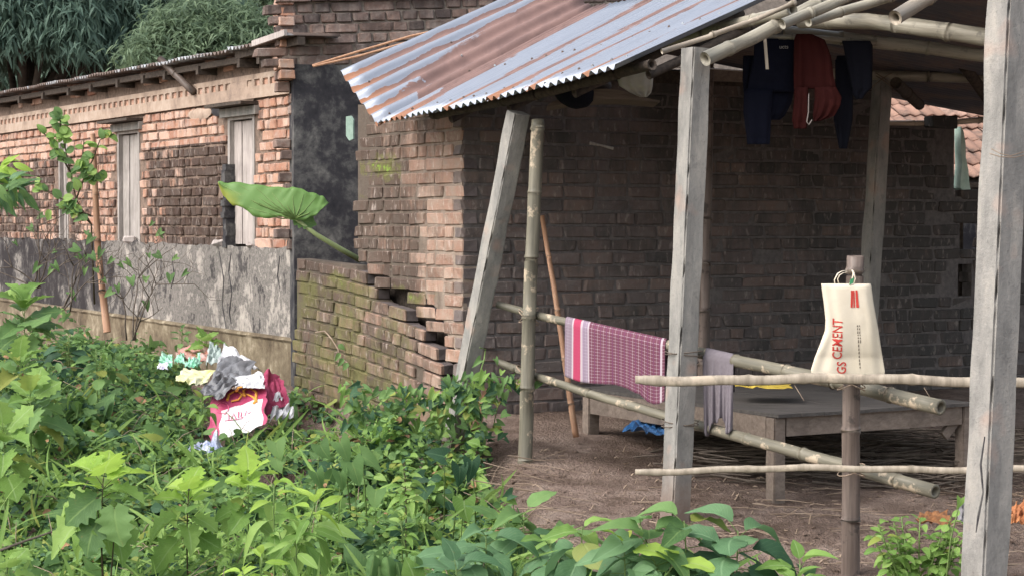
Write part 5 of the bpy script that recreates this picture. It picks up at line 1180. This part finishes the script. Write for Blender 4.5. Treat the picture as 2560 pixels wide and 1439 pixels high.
# ---------------------------------------------------------------- big foreground herbs
PL = [
 # name, label, px, ytop, D, h, nl, kind, size, mat, top, kw
 ('lobed_weed', 'tall lobed-leaf weed with lime crown at the upper left of the undergrowth', 60, 762, 13.2, .6, 15, 'lobed', .20, 'leaf_mid', 'leaf_bright', {}),
 ('lobed_weed', 'lobed-leaf weed with pale crown at the left edge, below the tallest one', 50, 905, 11.8, .6, 14, 'lobed', .17, 'leaf_mid', 'leaf_bright', {}),
 ('lobed_weed', 'lobed-leaf weed with broad bright crown leaning out at the left edge', 75, 985, 10.8, .55, 12, 'lobed', .17, 'leaf_mid', 'leaf_bright', {}),
 ('lobed_weed', 'drooping lobed-leaf weed cut off by the left frame side', 8, 1075, 10.0, .55, 9, 'lobed', .17, 'leaf_bright', 'leaf_bright', {}),
 ('lobed_weed', 'large lobed-leaf weed with fan-shaped lime crown and one broad hanging leaf', 258, 1195, 8.6, .5, 11, 'lobed', .19, 'leaf_bright', 'leaf_lime', dict(stemmat='stem_dark', elev=(60, -35))),
 ('lobed_weed', 'lobed-leaf weed with cupped lime crown between the two brightest plants', 472, 1225, 8.8, .5, 10, 'lobed', .15, 'leaf_bright', 'leaf_lime', dict(stemmat='stem_dark', elev=(62, -30))),
 ('lobed_weed', 'lobed-leaf weed with pointed yellow-lime crown below the blue-white bag', 620, 1190, 8.9, .5, 10, 'lobed', .14, 'leaf_bright', 'leaf_lime', dict(elev=(70, -20))),
 ('lance_leaf_plant', 'bright lance-leaved plant with long drooping lime leaves in the front', 685, 1215, 8.2, .5, 30, 'lance', .19, 'leaf_bright', 'leaf_lime', dict(stems=3, topn=4, elev=(55, -40), petiole=.15)),
 ('lance_leaf_plant', 'low lance-leaved plant with yellow tips at the bottom of the frame', 655, 1385, 7.8, .3, 16, 'lance', .13, 'leaf_bright', 'leaf_lime', dict(stems=2, topn=4, elev=(50, -30), petiole=.15)),
 ('lance_leaf_plant', 'small lance-leaved plant right of the long drooping one', 745, 1320, 8.0, .3, 15, 'lance', .12, 'leaf_bright', 'leaf_bright', dict(stems=2, petiole=.15)),
 ('thin_herb', 'slender light green herb with small leaves on a dark wiry stem', 1010, 1155, 9.2, .5, 26, 'ovate', .07, 'leaf_bright', 'leaf_bright', dict(stems=1, stemmat='stem_dark', elev=(30, -10))),
 ('thin_herb', 'second slender herb with tiny bright leaves nearer the bottom edge', 1005, 1290, 8.4, .4, 24, 'ovate', .06, 'leaf_bright', 'leaf_bright', dict(stems=2)),
 ('broad_leaf_plant', 'dull broad veined plant at the foot of the earth bank with a yellow stalk', 1310, 1280, 8.5, .42, 18, 'broad', .19, 'leaf_blue', 'leaf_mid', dict(stems=3, elev=(40, -25))),
 ('broad_leaf_plant', 'pale broad-leaf plant left of the bank with deeply veined leaves', 1215, 1335, 8.0, .32, 16, 'broad', .18, 'leaf_blue', 'leaf_blue', dict(stems=2, elev=(35, -20))),
 ('broad_leaf_plant', 'broad-leaf plant with long leaves drooping to both sides below the mud bank', 1455, 1318, 7.8, .4, 18, 'broad', .21, 'leaf_blue', 'leaf_bright', dict(stems=2, elev=(40, -45), petiole=.2)),
 ('broad_leaf_plant', 'broad-leaf plant with small lime shoot in front of the middle post', 1560, 1360, 7.5, .4, 18, 'broad', .19, 'leaf_blue', 'leaf_lime', dict(stems=2, elev=(45, -35))),
 ('broad_leaf_plant', 'largest broad-leaf plant spreading wide leaves below the middle post', 1710, 1300, 7.6, .5, 26, 'broad', .21, 'leaf_blue', 'leaf_mid', dict(stems=3, elev=(40, -20))),
 ('broad_leaf_plant', 'dark broad-leaf plant with insect-eaten leaf right of the largest one', 1845, 1325, 7.6, .42, 18, 'broad', .22, 'leaf_deep', 'leaf_blue', dict(stems=2, elev=(35, -30))),
 ('broad_leaf_plant', 'low broad-leaf plant beside the foot of the dark wooden post', 2000, 1405, 7.5, .3, 16, 'broad', .14, 'leaf_blue', 'leaf_bright', dict(stems=2)),
 ('broad_leaf_plant', 'broad-leaf seedling at the bottom edge among curled leaves', 1140, 1415, 7.5, .25, 14, 'broad', .17, 'leaf_blue', 'leaf_blue', dict(stems=2)),
 ('small_leaf_bush', 'round light green small-leaved bush at the foot of the near concrete post', 2300, 1292, 7.4, .45, 200, 'round', .048, 'leaf_bright', 'leaf_bright', dict(stems=16, topn=2, elev=(35, -20), tsize=.7, rad=.19)),
 ('small_leaf_bush', 'small round-leaved sprig climbing right beside the near concrete post', 2425, 1335, 7.0, .35, 20, 'round', .045, 'leaf_bright', 'leaf_bright', dict(stems=3, elev=(35, -20))),
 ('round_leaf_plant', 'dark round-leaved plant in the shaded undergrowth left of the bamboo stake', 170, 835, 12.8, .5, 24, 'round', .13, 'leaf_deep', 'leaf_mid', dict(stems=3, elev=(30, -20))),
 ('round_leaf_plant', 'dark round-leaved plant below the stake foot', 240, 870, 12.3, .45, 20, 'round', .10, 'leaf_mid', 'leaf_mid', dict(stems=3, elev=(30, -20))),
 ('lobed_weed', 'pale lobed seedling peeping in at the bottom left corner', 15, 1405, 7.4, .3, 6, 'lobed', .12, 'leaf_bright', 'leaf_bright', {}),
 ('lobed_weed', 'small lobed seedling standing alone in the ground cover below the plinth', 505, 1000, 12.4, .25, 8, 'ovate', .10, 'leaf_bright', 'leaf_bright', {}),
 ('plinth_weed', 'bright lobed weed growing against the plinth above the litter', 515, 850, 15.0, .3, 8, 'lobed', .12, 'leaf_bright', 'leaf_bright', {}),
 ('plinth_weed', 'thin leafy weed against the plinth left of the bright one', 455, 825, 15.4, .3, 12, 'ovate', .08, 'leaf_mid', 'leaf_mid', {}),
]
for i, (nm, lb, px, yt, D, h, nl, kd, sz, mt, tp, kw) in enumerate(PL):
    if kd == 'lobed': kw = dict(dict(topn=6, tsize=.8), **kw); nl += 5; sz *= 1.0
    plant(nm, lb, 'bush' if 'bush' in nm else 'plant', px, yt, D, h, nl, kd, sz, mt, tp, seed=40 + i, **kw)
# one broad hanging leaf, curled leaves, big heart leaves picked out in the photograph
def feature(name, label, cat, items, kind, mat, D, stem='stem_green'):
    p0 = W(items[0][0], items[0][1], D); root = empty(name, (p0.x, p0.y, ground_z(p0.x, p0.y)), label, cat); mb = MB()
    for px, py, ang, L_, *o in items:     # base pixel, direction angle in the image plane (deg, 0 right, 90 up), length in pixels
        dD = o[0] if o else 0; b = W(px, py, D + dD); a = math.radians(ang); d = Vector((math.cos(a), -.25, math.sin(a))); sz = L_ / FPX * D
        put_leaf(root, kind, o[1] if len(o) > 1 else mat, b, d, Vector((0, -1, .55)), sz)
        g0 = Vector((b.x + random.uniform(-.05, .05), b.y + .05, max(ground_z(b.x, b.y), b.z - .35))); mb.tube([b, b.lerp(g0, .5) + Vector((0, .03, .02)), g0], [.0022, .003, .004], 5)
    mb.build('stem', MT[stem], root, True); return root
feature('hanging_leaf_weed', 'single large glossy veined leaf hanging below the fan-crowned weed', 'plant', [(286, 1268, -84, 98), (240, 1245, 215, 100, .05), (245, 1300, 245, 95, .04, 'leaf_mid')], 'lobed', 'leaf_mid', 8.4, 'stem_dark')
feature('heart_vine', 'heart-leaved vine with three big leaves on the mound above the thin herb', 'vine', [(850, 1105, -55, 60), (880, 1155, -70, 62), (940, 1225, -100, 50), (905, 1140, -20, 60, .05), (800, 1110, -60, 45), (690, 1105, -80, 48), (690, 1145, -75, 40), (790, 1180, -70, 45, .0), (850, 1180, -80, 45)], 'heart', 'leaf_mid', 9.7)
feature('heart_vine', 'heart-leaved vine in the dark hollow left of the mud bank', 'vine', [(1065, 1215, -110, 42), (1110, 1140, 160, 50), (1150, 1165, -95, 50), (1180, 1150, -90, 55), (1160, 1250, -85, 58, 0, 'leaf_bright'), (1200, 1260, -40, 34, 0, 'leaf_bright'), (1265, 1240, -30, 34, 0, 'leaf_bright'), (1280, 1235, 200, 34), (1060, 1190, 200, 40)], 'heart', 'leaf_deep', 9.4)
feature('curled_leaves', 'cluster of thick curled-up pale green leaves at the bottom centre', 'plant', [(925, 1450, 82, 62, 0), (945, 1455, 88, 66, .02), (975, 1460, 95, 68), (1005, 1462, 100, 58, .02), (1030, 1465, 84, 75, 0)], 'curl', 'leaf_mid', 7.4)
feature('upright_leaf', 'tall narrow yellow-green leaf upright at the bottom beside the curled leaves', 'plant', [(1040, 1470, 100, 85), (1015, 1465, 120, 60, .03)], 'ovate', 'leaf_bright', 7.4)
feature("stray_leaf", 'lone heart leaf on the near concrete post foot', 'vine', [(2402, 1245, -100, 28)], 'heart', 'leaf_bright', 7.2)
# climbing vine on the leaning post
vn = empty('climbing_vine', W(1180, 1080, 11.3), 'leafy heart-leaved vine climbing round the foot of the leaning post', 'vine'); mb = MB(); r_ = random.Random(4)
for path in ([(880, 1080), (900, 1010), (950, 985), (1010, 990)], [(1000, 1080), (1030, 1010), (1100, 985), (1160, 975)], [(960, 1090), (985, 1020), (1040, 975)], [(1150, 1080), (1165, 1020), (1200, 960), (1240, 940), (1290, 950), (1330, 935)], [(1110, 1080), (1090, 1010), (1060, 985), (1000, 985)], [(1180, 1060), (1172, 1000), (1190, 960), (1210, 900), (1214, 872), (1200, 868)], [(1230, 1080), (1245, 1010), (1225, 985)], [(900, 1040), (890, 990), (880, 950)], [(1100, 1050), (1130, 960), (1150, 950)]):
    pts = [W(a, b, 11.3 - .15 * (i % 2)) for i, (a, b) in enumerate(path)]; mb.tube(pts, [.004] * len(pts), 5)
    for i in range(len(path) * 10):
        k = r_.uniform(0, len(path) - 1.01); q = pts[int(k)].lerp(pts[int(k) + 1], k - int(k)); sz = r_.uniform(.025, .065)
        if path[0][0] == 1180 and k > 2.6 and r_.random() < .9: continue
        put_leaf(vn, 'heart', r_.choice(['leaf_mid', 'leaf_bright', 'leaf_mid', 'leaf_deep']), q + Vector((r_.uniform(-.07, .07), r_.uniform(-.08, .0), r_.uniform(-.06, .05))), Vector((r_.uniform(-1, 1), -.5, r_.uniform(-1, .1))), Vector((0, -1, .7)), sz)
mb.build('stem', MT['stem_green'], vn, True)
# dry creeper on the cracked wall
wire(0, [PC.at(*PC.px(a, b), .05) for a, b in ((805, 830), (828, 826), (845, 845), (862, 872), (866, 892), (885, 905), (888, 940))], .005, 'straw', 'dry_creeper', 'dry pale creeper stem trailing down the mossy slumped wall', 'creeper')
cr = bpy.data.objects['dry_creeper']
for a, b in ((865, 860), (872, 882), (880, 895), (890, 905)): put_leaf(cr, 'ovate', 'leaf_mid', PC.at(*PC.px(a, b), .06), (random.uniform(-1, 1), -.3, -.5), (0, -1, .5), .06)

# ---------------------------------------------------------------- taro leaf
taro = empty('elephant_ear_plant', W(885, 660, 14.1), 'single huge scalloped elephant-ear leaf on a long pale stalk in front of the black wall', 'plant')
TD = 13.95
topl = [(545, 455), (560, 459), (600, 459), (650, 466), (690, 470), (722, 472), (740, 470), (765, 480), (790, 487), (808, 494), (822, 510)]
botl = [(545, 458), (558, 488), (582, 512), (606, 516), (632, 538), (662, 545), (700, 540), (738, 550), (764, 548), (790, 536), (806, 520)]
nu, nv = 40, 10; v = []; uv = []
def ipol(P, t):
    k = t * (len(P) - 1); i = min(int(k), len(P) - 2); f = k - i; return P[i][0] + (P[i + 1][0] - P[i][0]) * f, P[i][1] + (P[i + 1][1] - P[i][1]) * f
for i in range(nu + 1):
    t = i / nu; a, b = ipol(topl, t), ipol(botl, t); sc_ = 3.5 * abs(math.sin(t * 26))
    for j in range(nv + 1):
        s_ = j / nv; x = a[0] + (b[0] - a[0]) * s_; y = a[1] + (b[1] - a[1]) * s_ - sc_ * (1 - s_) ** 4 + sc_ * s_ ** 4 * .8
        dep = TD - .05 * s_ + .02 * abs(s_ - .6) + .004 * math.sin(t * 60) * abs(s_ - .55) * 2 - .03 * math.sin(math.pi * t); v.append(W(x, y, dep)); uv.append((s_, t))
tf2 = [(i * (nv + 1) + j, (i + 1) * (nv + 1) + j, (i + 1) * (nv + 1) + j + 1, i * (nv + 1) + j + 1) for i in range(nu) for j in range(nv)]
TL = M('elephant_ear_leaf', .4, .4); c = TL.mix(TL.noise(TL.pos(), 6, 3), (.12, .24, .06), (.2, .35, .10)); tu = TL.sep(TL.uv())
c = TL.mix(TL.math('MULTIPLY', TL.ramp(TL.math('ADD', tu[1], TL.math('MULTIPLY', TL.math('SUBTRACT', TL.noise(TL.pos(), 9, 3), .5), .3)), [(.12, 1), (.3, 0)]), TL.ramp(tu[0], [(.35, 0), (.7, .8)])), c, (.42, .42, .06)); TL.col(c)
t_ = TL.n('BsdfTranslucent'); TL.l(c, t_.inputs[0]); mx = TL.n('MixShader'); mx.inputs[0].default_value = .3; TL.l(TL.b.outputs[0], mx.inputs[1]); TL.l(t_.outputs[0], mx.inputs[2]); TL.l(mx.outputs[0], TL.out.inputs[0])
lf = obj('leaf', mesh_data('leaf', v, tf2, TL.m, True, uv), taro); md = lf.modifiers.new('t', 'SOLIDIFY'); md.thickness = .003
bt = BVHTree.FromPolygons([Vector(q) for q in v], tf2)
def on_t(a, b):
    r_ = ray(a, b).normalized(); h = bt.ray_cast(Vector((0, 0, CAMZ)), r_); return (h[0] - r_ * .004) if h[0] else W(a, b, TD - .05)
vb = MB(); J = (738, 546)
for e in ((560, 462), (600, 463), (640, 470), (672, 473), (700, 476), (730, 478), (760, 486), (790, 494), (812, 508), (700, 536), (660, 536), (620, 518)):
    m1 = ((J[0] * .55 + e[0] * .45), (J[1] * .55 + e[1] * .45 + 5)); vb.tube([on_t(*J), on_t(*m1), on_t(*e)], [.006, .004, .0015], 5)
vb.tube([on_t(*J), on_t(650, 512), on_t(552, 462)], [.009, .006, .002], 6)
vb.build('leaf_vein', MT['stem_green'], taro, True)
put_leaf(taro, 'lobed', 'leaf_mid', W(738, 548, TD), (1, -.1, -.15), (0, -1, .5), .15)
sb_ = MB(); sb_.tube([W(738, 546, TD - .02), W(790, 586, TD), W(850, 622, 14.05), W(900, 650, 14.15)], [.012, .016, .019, .022], 8); PS = M('pale_stalk', .5, .3); PS.col((.3, .36, .16)); sb_.build('stalk', PS.m, taro, True)

# ---------------------------------------------------------------- sapling with stake
stk = bamboo('bamboo_stake', [W(268, 830, 16.6), W(246, 640, 16.7), W(232, 335, 16.8)], .032, .022, MT['stick'], None, hollow=(0, 0), step=.4); tag(stk, 'tall orange-brown bamboo stake supporting the young sapling', 'stake')
tie = MB(); tie.tube([W(244, 728, 16.62), W(254, 724, 16.6), W(262, 726, 16.62)], [.008] * 3, 5); tag(tie.build('tie_knot', MT['wood_and_shade']), 'dark string tie round the bamboo stake', 'string')
sap = empty('sapling', W(240, 830, 16.4), 'young staked sapling with rounded glossy leaves on wiry branches', 'sapling'); mb = MB(); r_ = random.Random(12)
br_ = [[(236, 760), (228, 560), (190, 500), (176, 430), (158, 350), (152, 300)], [(190, 500), (215, 430), (232, 400), (250, 350), (285, 335)], [(228, 560), (170, 505), (120, 480), (80, 455)], [(176, 430), (140, 370), (100, 322)], [(215, 430), (205, 400), (210, 350)], [(228, 540), (180, 520), (125, 525)], [(215, 440), (240, 440), (255, 425)], [(158, 350), (150, 310), (152, 292)]]
for bi, path in enumerate(br_):
    pts = [W(a, b, 16.4 - .1 * (bi % 3)) for a, b in path]; mb.tube(pts, [.008 - .005 * i / len(pts) for i in range(len(pts))], 5)
    if bi == 0: ks = [r_.uniform(2.6, 4.99) for _ in range(20)]
    else: ks = [r_.uniform(.25, len(path) - 1.001) for _ in range(13)]
    for k in ks:
        q = pts[int(k)].lerp(pts[int(k) + 1], k - int(k)); an = r_.uniform(0, 6.28); nearT = k > len(path) - 1.5
        put_leaf(sap, 'round', 'leaf_bright' if (nearT and r_.random() < .8) else ('leaf_mid' if r_.random() < .6 else 'leaf_bright'), q, Vector((math.cos(an), -.3, math.sin(an) * .8 + .1)), Vector((0, -1, r_.uniform(.2, 1.5))), r_.uniform(.055, .095))
mb.build('stem', MT['stem_dark'], sap, True)
# branch entering at the left edge
lb_ = empty('leafy_branch', W(-60, 520, 13.5), 'leafy branch with lime tip reaching in from the left side below the eave', 'branch'); mb = MB()
pts = [W(-110, 560, 13.5), W(-40, 470, 13.4), W(30, 425, 13.3)]; mb.tube(pts, [.012, .009, .004], 6)
pts2 = [W(-60, 500, 13.4), W(0, 480, 13.3), W(50, 470, 13.2)]; mb.tube(pts2, [.009, .006, .004], 6)
for i in range(75):
    P_ = pts if i % 2 else pts2; k = r_.uniform(.6, 1.99); q = P_[int(k)].lerp(P_[min(2, int(k) + 1)], k - int(k)) + Vector((r_.uniform(-.06, .04), r_.uniform(-.1, .1), r_.uniform(-.05, .07))); an = r_.uniform(-1.2, 1.0)
    put_leaf(lb_, 'lance', ('leaf_lime' if i % 2 else 'leaf_bright') if q.z > W(0, 440, 13.3).z else ('leaf_mid' if i % 3 else 'leaf_blue'), q, Vector((math.cos(an), -.3, math.sin(an))), Vector((0, -1, .9)), r_.uniform(.09, .16))
mb.build('stem', MT['stem_dark'], lb_, True)
# ---------------------------------------------------------------- bare twiggy shrubs
def twig_shrub(name, label, px, py, D, seed, n, hmax, fan=(20, 160), tips=()):
    rr_ = random.Random(seed); b = W(px, py, D); root = empty(name, b, label, 'shrub'); mb = MB(); 
    def grow(p, d, L_, r, dep):
        pts = [p]; q = p.copy()
        for i in range(4):
            d = (d + Vector((rr_.uniform(-.25, .25), rr_.uniform(-.2, .2), rr_.uniform(-.12, .2)))).normalized(); q = q + d * L_ / 4; pts.append(q.copy())
        mb.tube(pts, [r * (1 - .14 * i) for i in range(5)], 5)
        if dep > 0:
            for k in range(rr_.choice((2, 2, 3))):
                s_ = pts[rr_.choice((2, 3, 4))]; a = rr_.choice((-1, 1)) * rr_.uniform(.4, 1.1); nd_ = Vector((d.x * math.cos(a) - d.z * math.sin(a), d.y + rr_.uniform(-.3, .3), d.x * math.sin(a) + d.z * math.cos(a))); grow(s_, nd_.normalized(), L_ * rr_.uniform(.55, .8), r * .62, dep - 1)
    for i in range(n):
        a = math.radians(rr_.uniform(*fan)); grow(b + Vector((rr_.uniform(-.05, .05), 0, 0)), Vector((math.cos(a), rr_.uniform(-.3, .3), math.sin(a))), hmax * rr_.uniform(.3, .5), .008, 3)
    mb.build('stem', MT['twig'], root, True)
    for i in range(14):
        vv = mb.v[rr_.randrange(len(mb.v))]; put_leaf(root, 'heart', 'leaf_mid', Vector(vv), (rr_.uniform(-1, 1), -.3, -.4), (0, -1, .5), rr_.uniform(.04, .08))
twig_shrub('bare_shrub', 'bare branching shrub against the blackened base wall at the far left', 90, 720, 16.8, 3, 6, 1.1)
twig_shrub('bare_shrub', 'bare twiggy shrub between the stake and the plastered base', 325, 850, 16.2, 5, 5, 1.1, (50, 130))
twig_shrub('bare_shrub', 'low sprawling bare shrub left of the bamboo stake foot', 160, 780, 16.0, 8, 4, .9, (30, 170))
br1 = MB(); br1.tube([W(-40, 1390, 9.0), W(60, 1352, 9.1), W(130, 1328, 9.2)], [.007, .006, .004], 6); tag(br1.build('dead_branch', MT['twig']), 'dark dead branch lying in the bottom left corner', 'branch')

# ================================================================ GROUND COVER (uncountable)
MND = [(-3.5, 14.8, .55, 1.2, 1.6), (-2.85, 12.0, .34, .7, 1.3), (-2.3, 10.0, .14, .6, 1.0), (-.58, 11.0, .40, .42, .5), (-.55, 9.7, .16, .6, .75), (-.25, 10.5, .14, .25, .4), (-.42, 11.3, .10, .26, .4), (-1.1, 9.0, .1, .6, .6), (-3.6, 17.8, .35, 1.0, 1.5), (.35, 8.2, .08, .5, .4)]
def cover_h(x, y):
    h = .06 + sum(a * math.exp(-((x - cx) / rx) ** 2 - ((y - cy) / ry) ** 2) for cx, cy, a, rx, ry in MND)
    h *= 1 + .5 * vnoise(x, y, 2.6, 7) + .35 * vnoise(x, y, 6, 8); return max(.03, h)
def cover_ok(x, y):
    rx, ry = x - K.x, y - K.y; s = rx * V.x + ry * V.y; q = -(rx * U.x + ry * U.y)
    if q < -.15:
        if s > -.06: return 0
    da = (Vector((x, y, 0)) - PA.o).dot(PA.n)
    if da < .1: return 0
    if q > 0 and s > min(-.12, -.04 - .424 * q) + .18 * vnoise(x, y, 3.5, 9) and y > 8.15 + .15 * vnoise(x, y, 3, 5) : return 0
    px_, py_ = proj((x, y, ground_z(x, y)))
    if ((px_ - 600) / 125) ** 2 + ((py_ - 1005) / 108) ** 2 < 1: return .05
    if ((px_ - 515) / 62) ** 2 + ((py_ - 1135) / 42) ** 2 < 1: return .1      # litter heap
    if ((px_ - 470) / 85) ** 2 + ((py_ - 905) / 32) ** 2 < 1: return .25
    if ((px_ - 780) / 60) ** 2 + ((py_ - 1085) / 32) ** 2 < 1: return .2       # bare soil patches
    if vnoise(x, y, 2.1, 44) < -.28: return .3
    if ((px_ - 1085) / 55) ** 2 + ((py_ - 1240) / 95) ** 2 < 1: return .25
    if ((px_ - 60) / 90) ** 2 + ((py_ - 1345) / 70) ** 2 < 1: return .3
    return 1
def scatter(n, size, kinds, seed, Dr=(7.2, 17), xr=(-4.2, 1.9), depth=.2, mats=('leaf_mid',), gate=lambda x, y: 1, tilt=.6, right=None):
    r_ = np.random.default_rng(seed); P = []; 
    while len(P) < n:
        D = Dr[0] * (Dr[1] / Dr[0]) ** r_.random(); x = r_.uniform(-.275, .20 if right is None else right) * D
        g_ = cover_ok(x, D) * gate(x, D)
        if r_.random() > g_: continue
        h = cover_h(x, D); z = ground_z(x, D) + max(.01, h - (r_.random() ** 1.6) * max(depth, h * .55)); P.append((x, D, z))
    P = np.array(P); sc_ = np.clip(r_.lognormal(0, .32, n), .45, 1.9) * size
    az = r_.uniform(0, 2 * np.pi, n); el = r_.normal(-.15, .45, n); Y = np.stack([np.cos(az) * np.cos(el), np.sin(az) * np.cos(el), np.sin(el)], 1)
    Zh = norm(np.stack([r_.normal(0, tilt, n), r_.normal(-.55, tilt, n), np.full(n, .85)], 1)); X, Y, Z = frames(Y, Zh)
    X *= r_.uniform(.75, 1.25, (n, 1)); return P, X, Y, Z, sc_, r_.random(n)
def cover(name, label, n, size, kind, mat, seed, **kw):
    P, X, Y, Z, s_, t_ = scatter(n, size, None, seed, **kw); v, f, uv = LT[kind]; o = joined(name, v, f, P, X, Y, Z, s_, MT[mat], t_, uv); tag(o, label, 'ground cover', kind='stuff')
cover('creeping_ground_cover', 'dense mat of small mid green creeping leaves over the left ground', 30000, .042, 'small', 'leaf_mid', 11)
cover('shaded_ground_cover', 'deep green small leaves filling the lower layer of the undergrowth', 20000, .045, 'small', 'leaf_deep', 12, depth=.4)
cover('fresh_ground_cover', 'fresh green small leaves on top of the mat in the foreground', 19000, .042, 'ovate', 'leaf_bright', 13, depth=.12, gate=lambda x, y: (.1 + .9 * (vnoise(x, y, 1.3, 20) > -.02)) * (1 if y < 10.5 else .45))
cover('heart_leaf_cover', 'medium heart-shaped vine leaves spread over the mounds', 3400, .075, 'heart', 'leaf_mid', 14, depth=.08, gate=lambda x, y: .15 + .85 * (vnoise(x, y, 1.1, 30) > .02))
cover('heart_leaf_cover', 'fresher heart-shaped vine leaves dotted over the front mounds', 1200, .07, 'heart', 'leaf_bright', 15, depth=.06, Dr=(7.3, 12), gate=lambda x, y: .15 + .85 * (vnoise(x, y, 1.4, 33) > .05))
cover('broad_leaf_cover', 'dull broad leaves low along the bottom edge', 500, .085, 'ovate', 'leaf_blue', 16, depth=.1, Dr=(6.9, 8.3), right=.27, gate=lambda x, y: 1 if x > -.2 else .1)
cover('dry_leaf_litter', 'dry brown leaf litter between the green leaves', 1800, .04, 'small', 'leaf_dry', 17, depth=.25)
def blades(t): return [.5, .9, 1, .8, .05][int(round(t * 4))]
LT['blade'] = leaf_t(4, blades, .035, .2, .5)
P, X, Y, Z, s_, t_ = scatter(1500, .17, None, 61, depth=.05, Dr=(7.3, 15), gate=lambda x, y: .1 + .9 * (vnoise(x, y, 1.7, 52) > .08))
Y = norm(Y * np.array([1, 1, .4]) + np.array([0, 0, 1.1])); X, Y, Z = frames(Y, norm(Z + .01)); v, f, uv = LT['blade']
tag(joined('grass', v, f, P, X, Y, Z, s_, MT['leaf_bright'], t_, uv), 'thin upright grass blades poking out of the undergrowth', 'grass', kind='stuff')
# vine stems threading the cover
r_ = random.Random(31); mb = MB()
for i in range(420):
    D = 7.4 * (15 / 7.4) ** r_.random(); x = r_.uniform(-.27, .06) * D
    if r_.random() > cover_ok(x, D): continue
    z = ground_z(x, D) + cover_h(x, D); a = r_.uniform(0, 3.14); d = Vector((math.cos(a), math.sin(a) * .6, r_.uniform(-.3, .9))).normalized(); L_ = r_.uniform(.08, .3); p = Vector((x, D, z - .04)); mb.tube([p, p + d * L_ * .5 + Vector((0, 0, .03)), p + d * L_], [.0028, .0022, .0012], 4)
tag(mb.build('vine_stems', MT['straw'], None, True), 'thin pale vine stems threading through the ground cover', 'stems', kind='stuff')

# ================================================================ BACKGROUND TREES
def tree(name, label, c, rad, n, mat, kind, size, seed, trunk_h=3.0, droop=.75, drooplike=True):
    """trunk with limbs and a crown of many leaf sprays through its volume"""
    r_ = np.random.default_rng(seed); c = Vector(c); root = empty(name, (c.x, c.y, 0), label, 'tree', 'trees behind the house roof'); mb = MB()
    mb.tube([(c.x, c.y, 0), (c.x + .1, c.y, trunk_h * .5), (c.x, c.y, c.z)], [.22, .17, .10], 9)
    for i in range(14):
        a = r_.uniform(0, 6.28); e = Vector((math.cos(a) * rad[0], math.sin(a) * rad[1], r_.uniform(-.6, .8) * rad[2])) * .8; s_ = Vector((c.x, c.y, trunk_h * .55 + r_.uniform(0, .5) * (c.z - trunk_h * .5))); m_ = s_.lerp(c + e, .5) + Vector((0, 0, .25)); mb.tube([s_, m_, c + e], [.07, .045, .015], 6)
    mb.build('trunk', MT['bark'], root, True)
    ns = n // 12; d = norm(r_.normal(size=(ns, 3))); rr_ = r_.random(ns) ** .45; d[:, 2] = np.abs(d[:, 2]) * 1.1 - .35
    bump = np.array([1 + .35 * noise.noise(Vector((q[0] * 2, q[1] * 2, q[2] * 2 + seed))) for q in d]); S = np.array(c[:]) + d * rr_[:, None] * np.array(rad) * bump[:, None]
    P = np.repeat(S, 12, 0) + r_.normal(0, .09, (ns * 12, 3)); m = len(P); az = np.repeat(r_.uniform(0, 6.28, ns), 12) + r_.normal(0, .8, m); el = r_.normal(-droop, .35, m)
    Y = np.stack([np.cos(az) * np.cos(el), np.sin(az) * np.cos(el), np.sin(el)], 1); X, Y, Z = frames(Y, np.stack([r_.normal(0, .5, m), r_.normal(-.4, .5, m), np.ones(m)], 1)); v, f, uv = LT[kind]
    o = joined('crown', v, f, P, X, Y, Z, r_.uniform(.7, 1.3, m) * size, MT[mat], np.clip(np.repeat(r_.random(ns), 12) * .6 + r_.random(m) * .4, 0, .99), uv, root); o['kind'] = 'stuff'
tree('tree', 'dark blue-green drooping-leaf tree at the far left above the house roof', W(60, 60, 27), (1.7, 1.5, 1.5), 52000, 'leaf_tree', 'tree', .175, 1)
tree('tree', 'dense drooping-leaf tree in the middle behind the house roof', W(330, 60, 28), (1.5, 1.4, 1.5), 52000, 'leaf_tree', 'tree', .17, 2)
tree('tree', 'lighter green tree branch sweeping down beside the tall brick block', W(520, 110, 25.5), (1.0, .9, .75), 17000, 'leaf_tree2', 'tree', .145, 3, droop=.35)
tree('tree', 'duller tree with sky gaps against the edge of the tall brick block', W(600, -30, 31), (1.25, 1.0, 1.35), 20000, 'leaf_tree2', 'tree', .15, 4, droop=.3)
tree('tree', 'tree mass low behind the far left end of the house roof', W(-80, 130, 31), (2.2, 1.4, 1.6), 22000, 'leaf_tree', 'tree', .25, 5)
tree('tree', 'far tree filling in behind the other crowns', W(260, 150, 34), (3.6, 1.2, 1.7), 30000, 'leaf_tree', 'tree', .27, 6)
sc.render.film_transparent = False
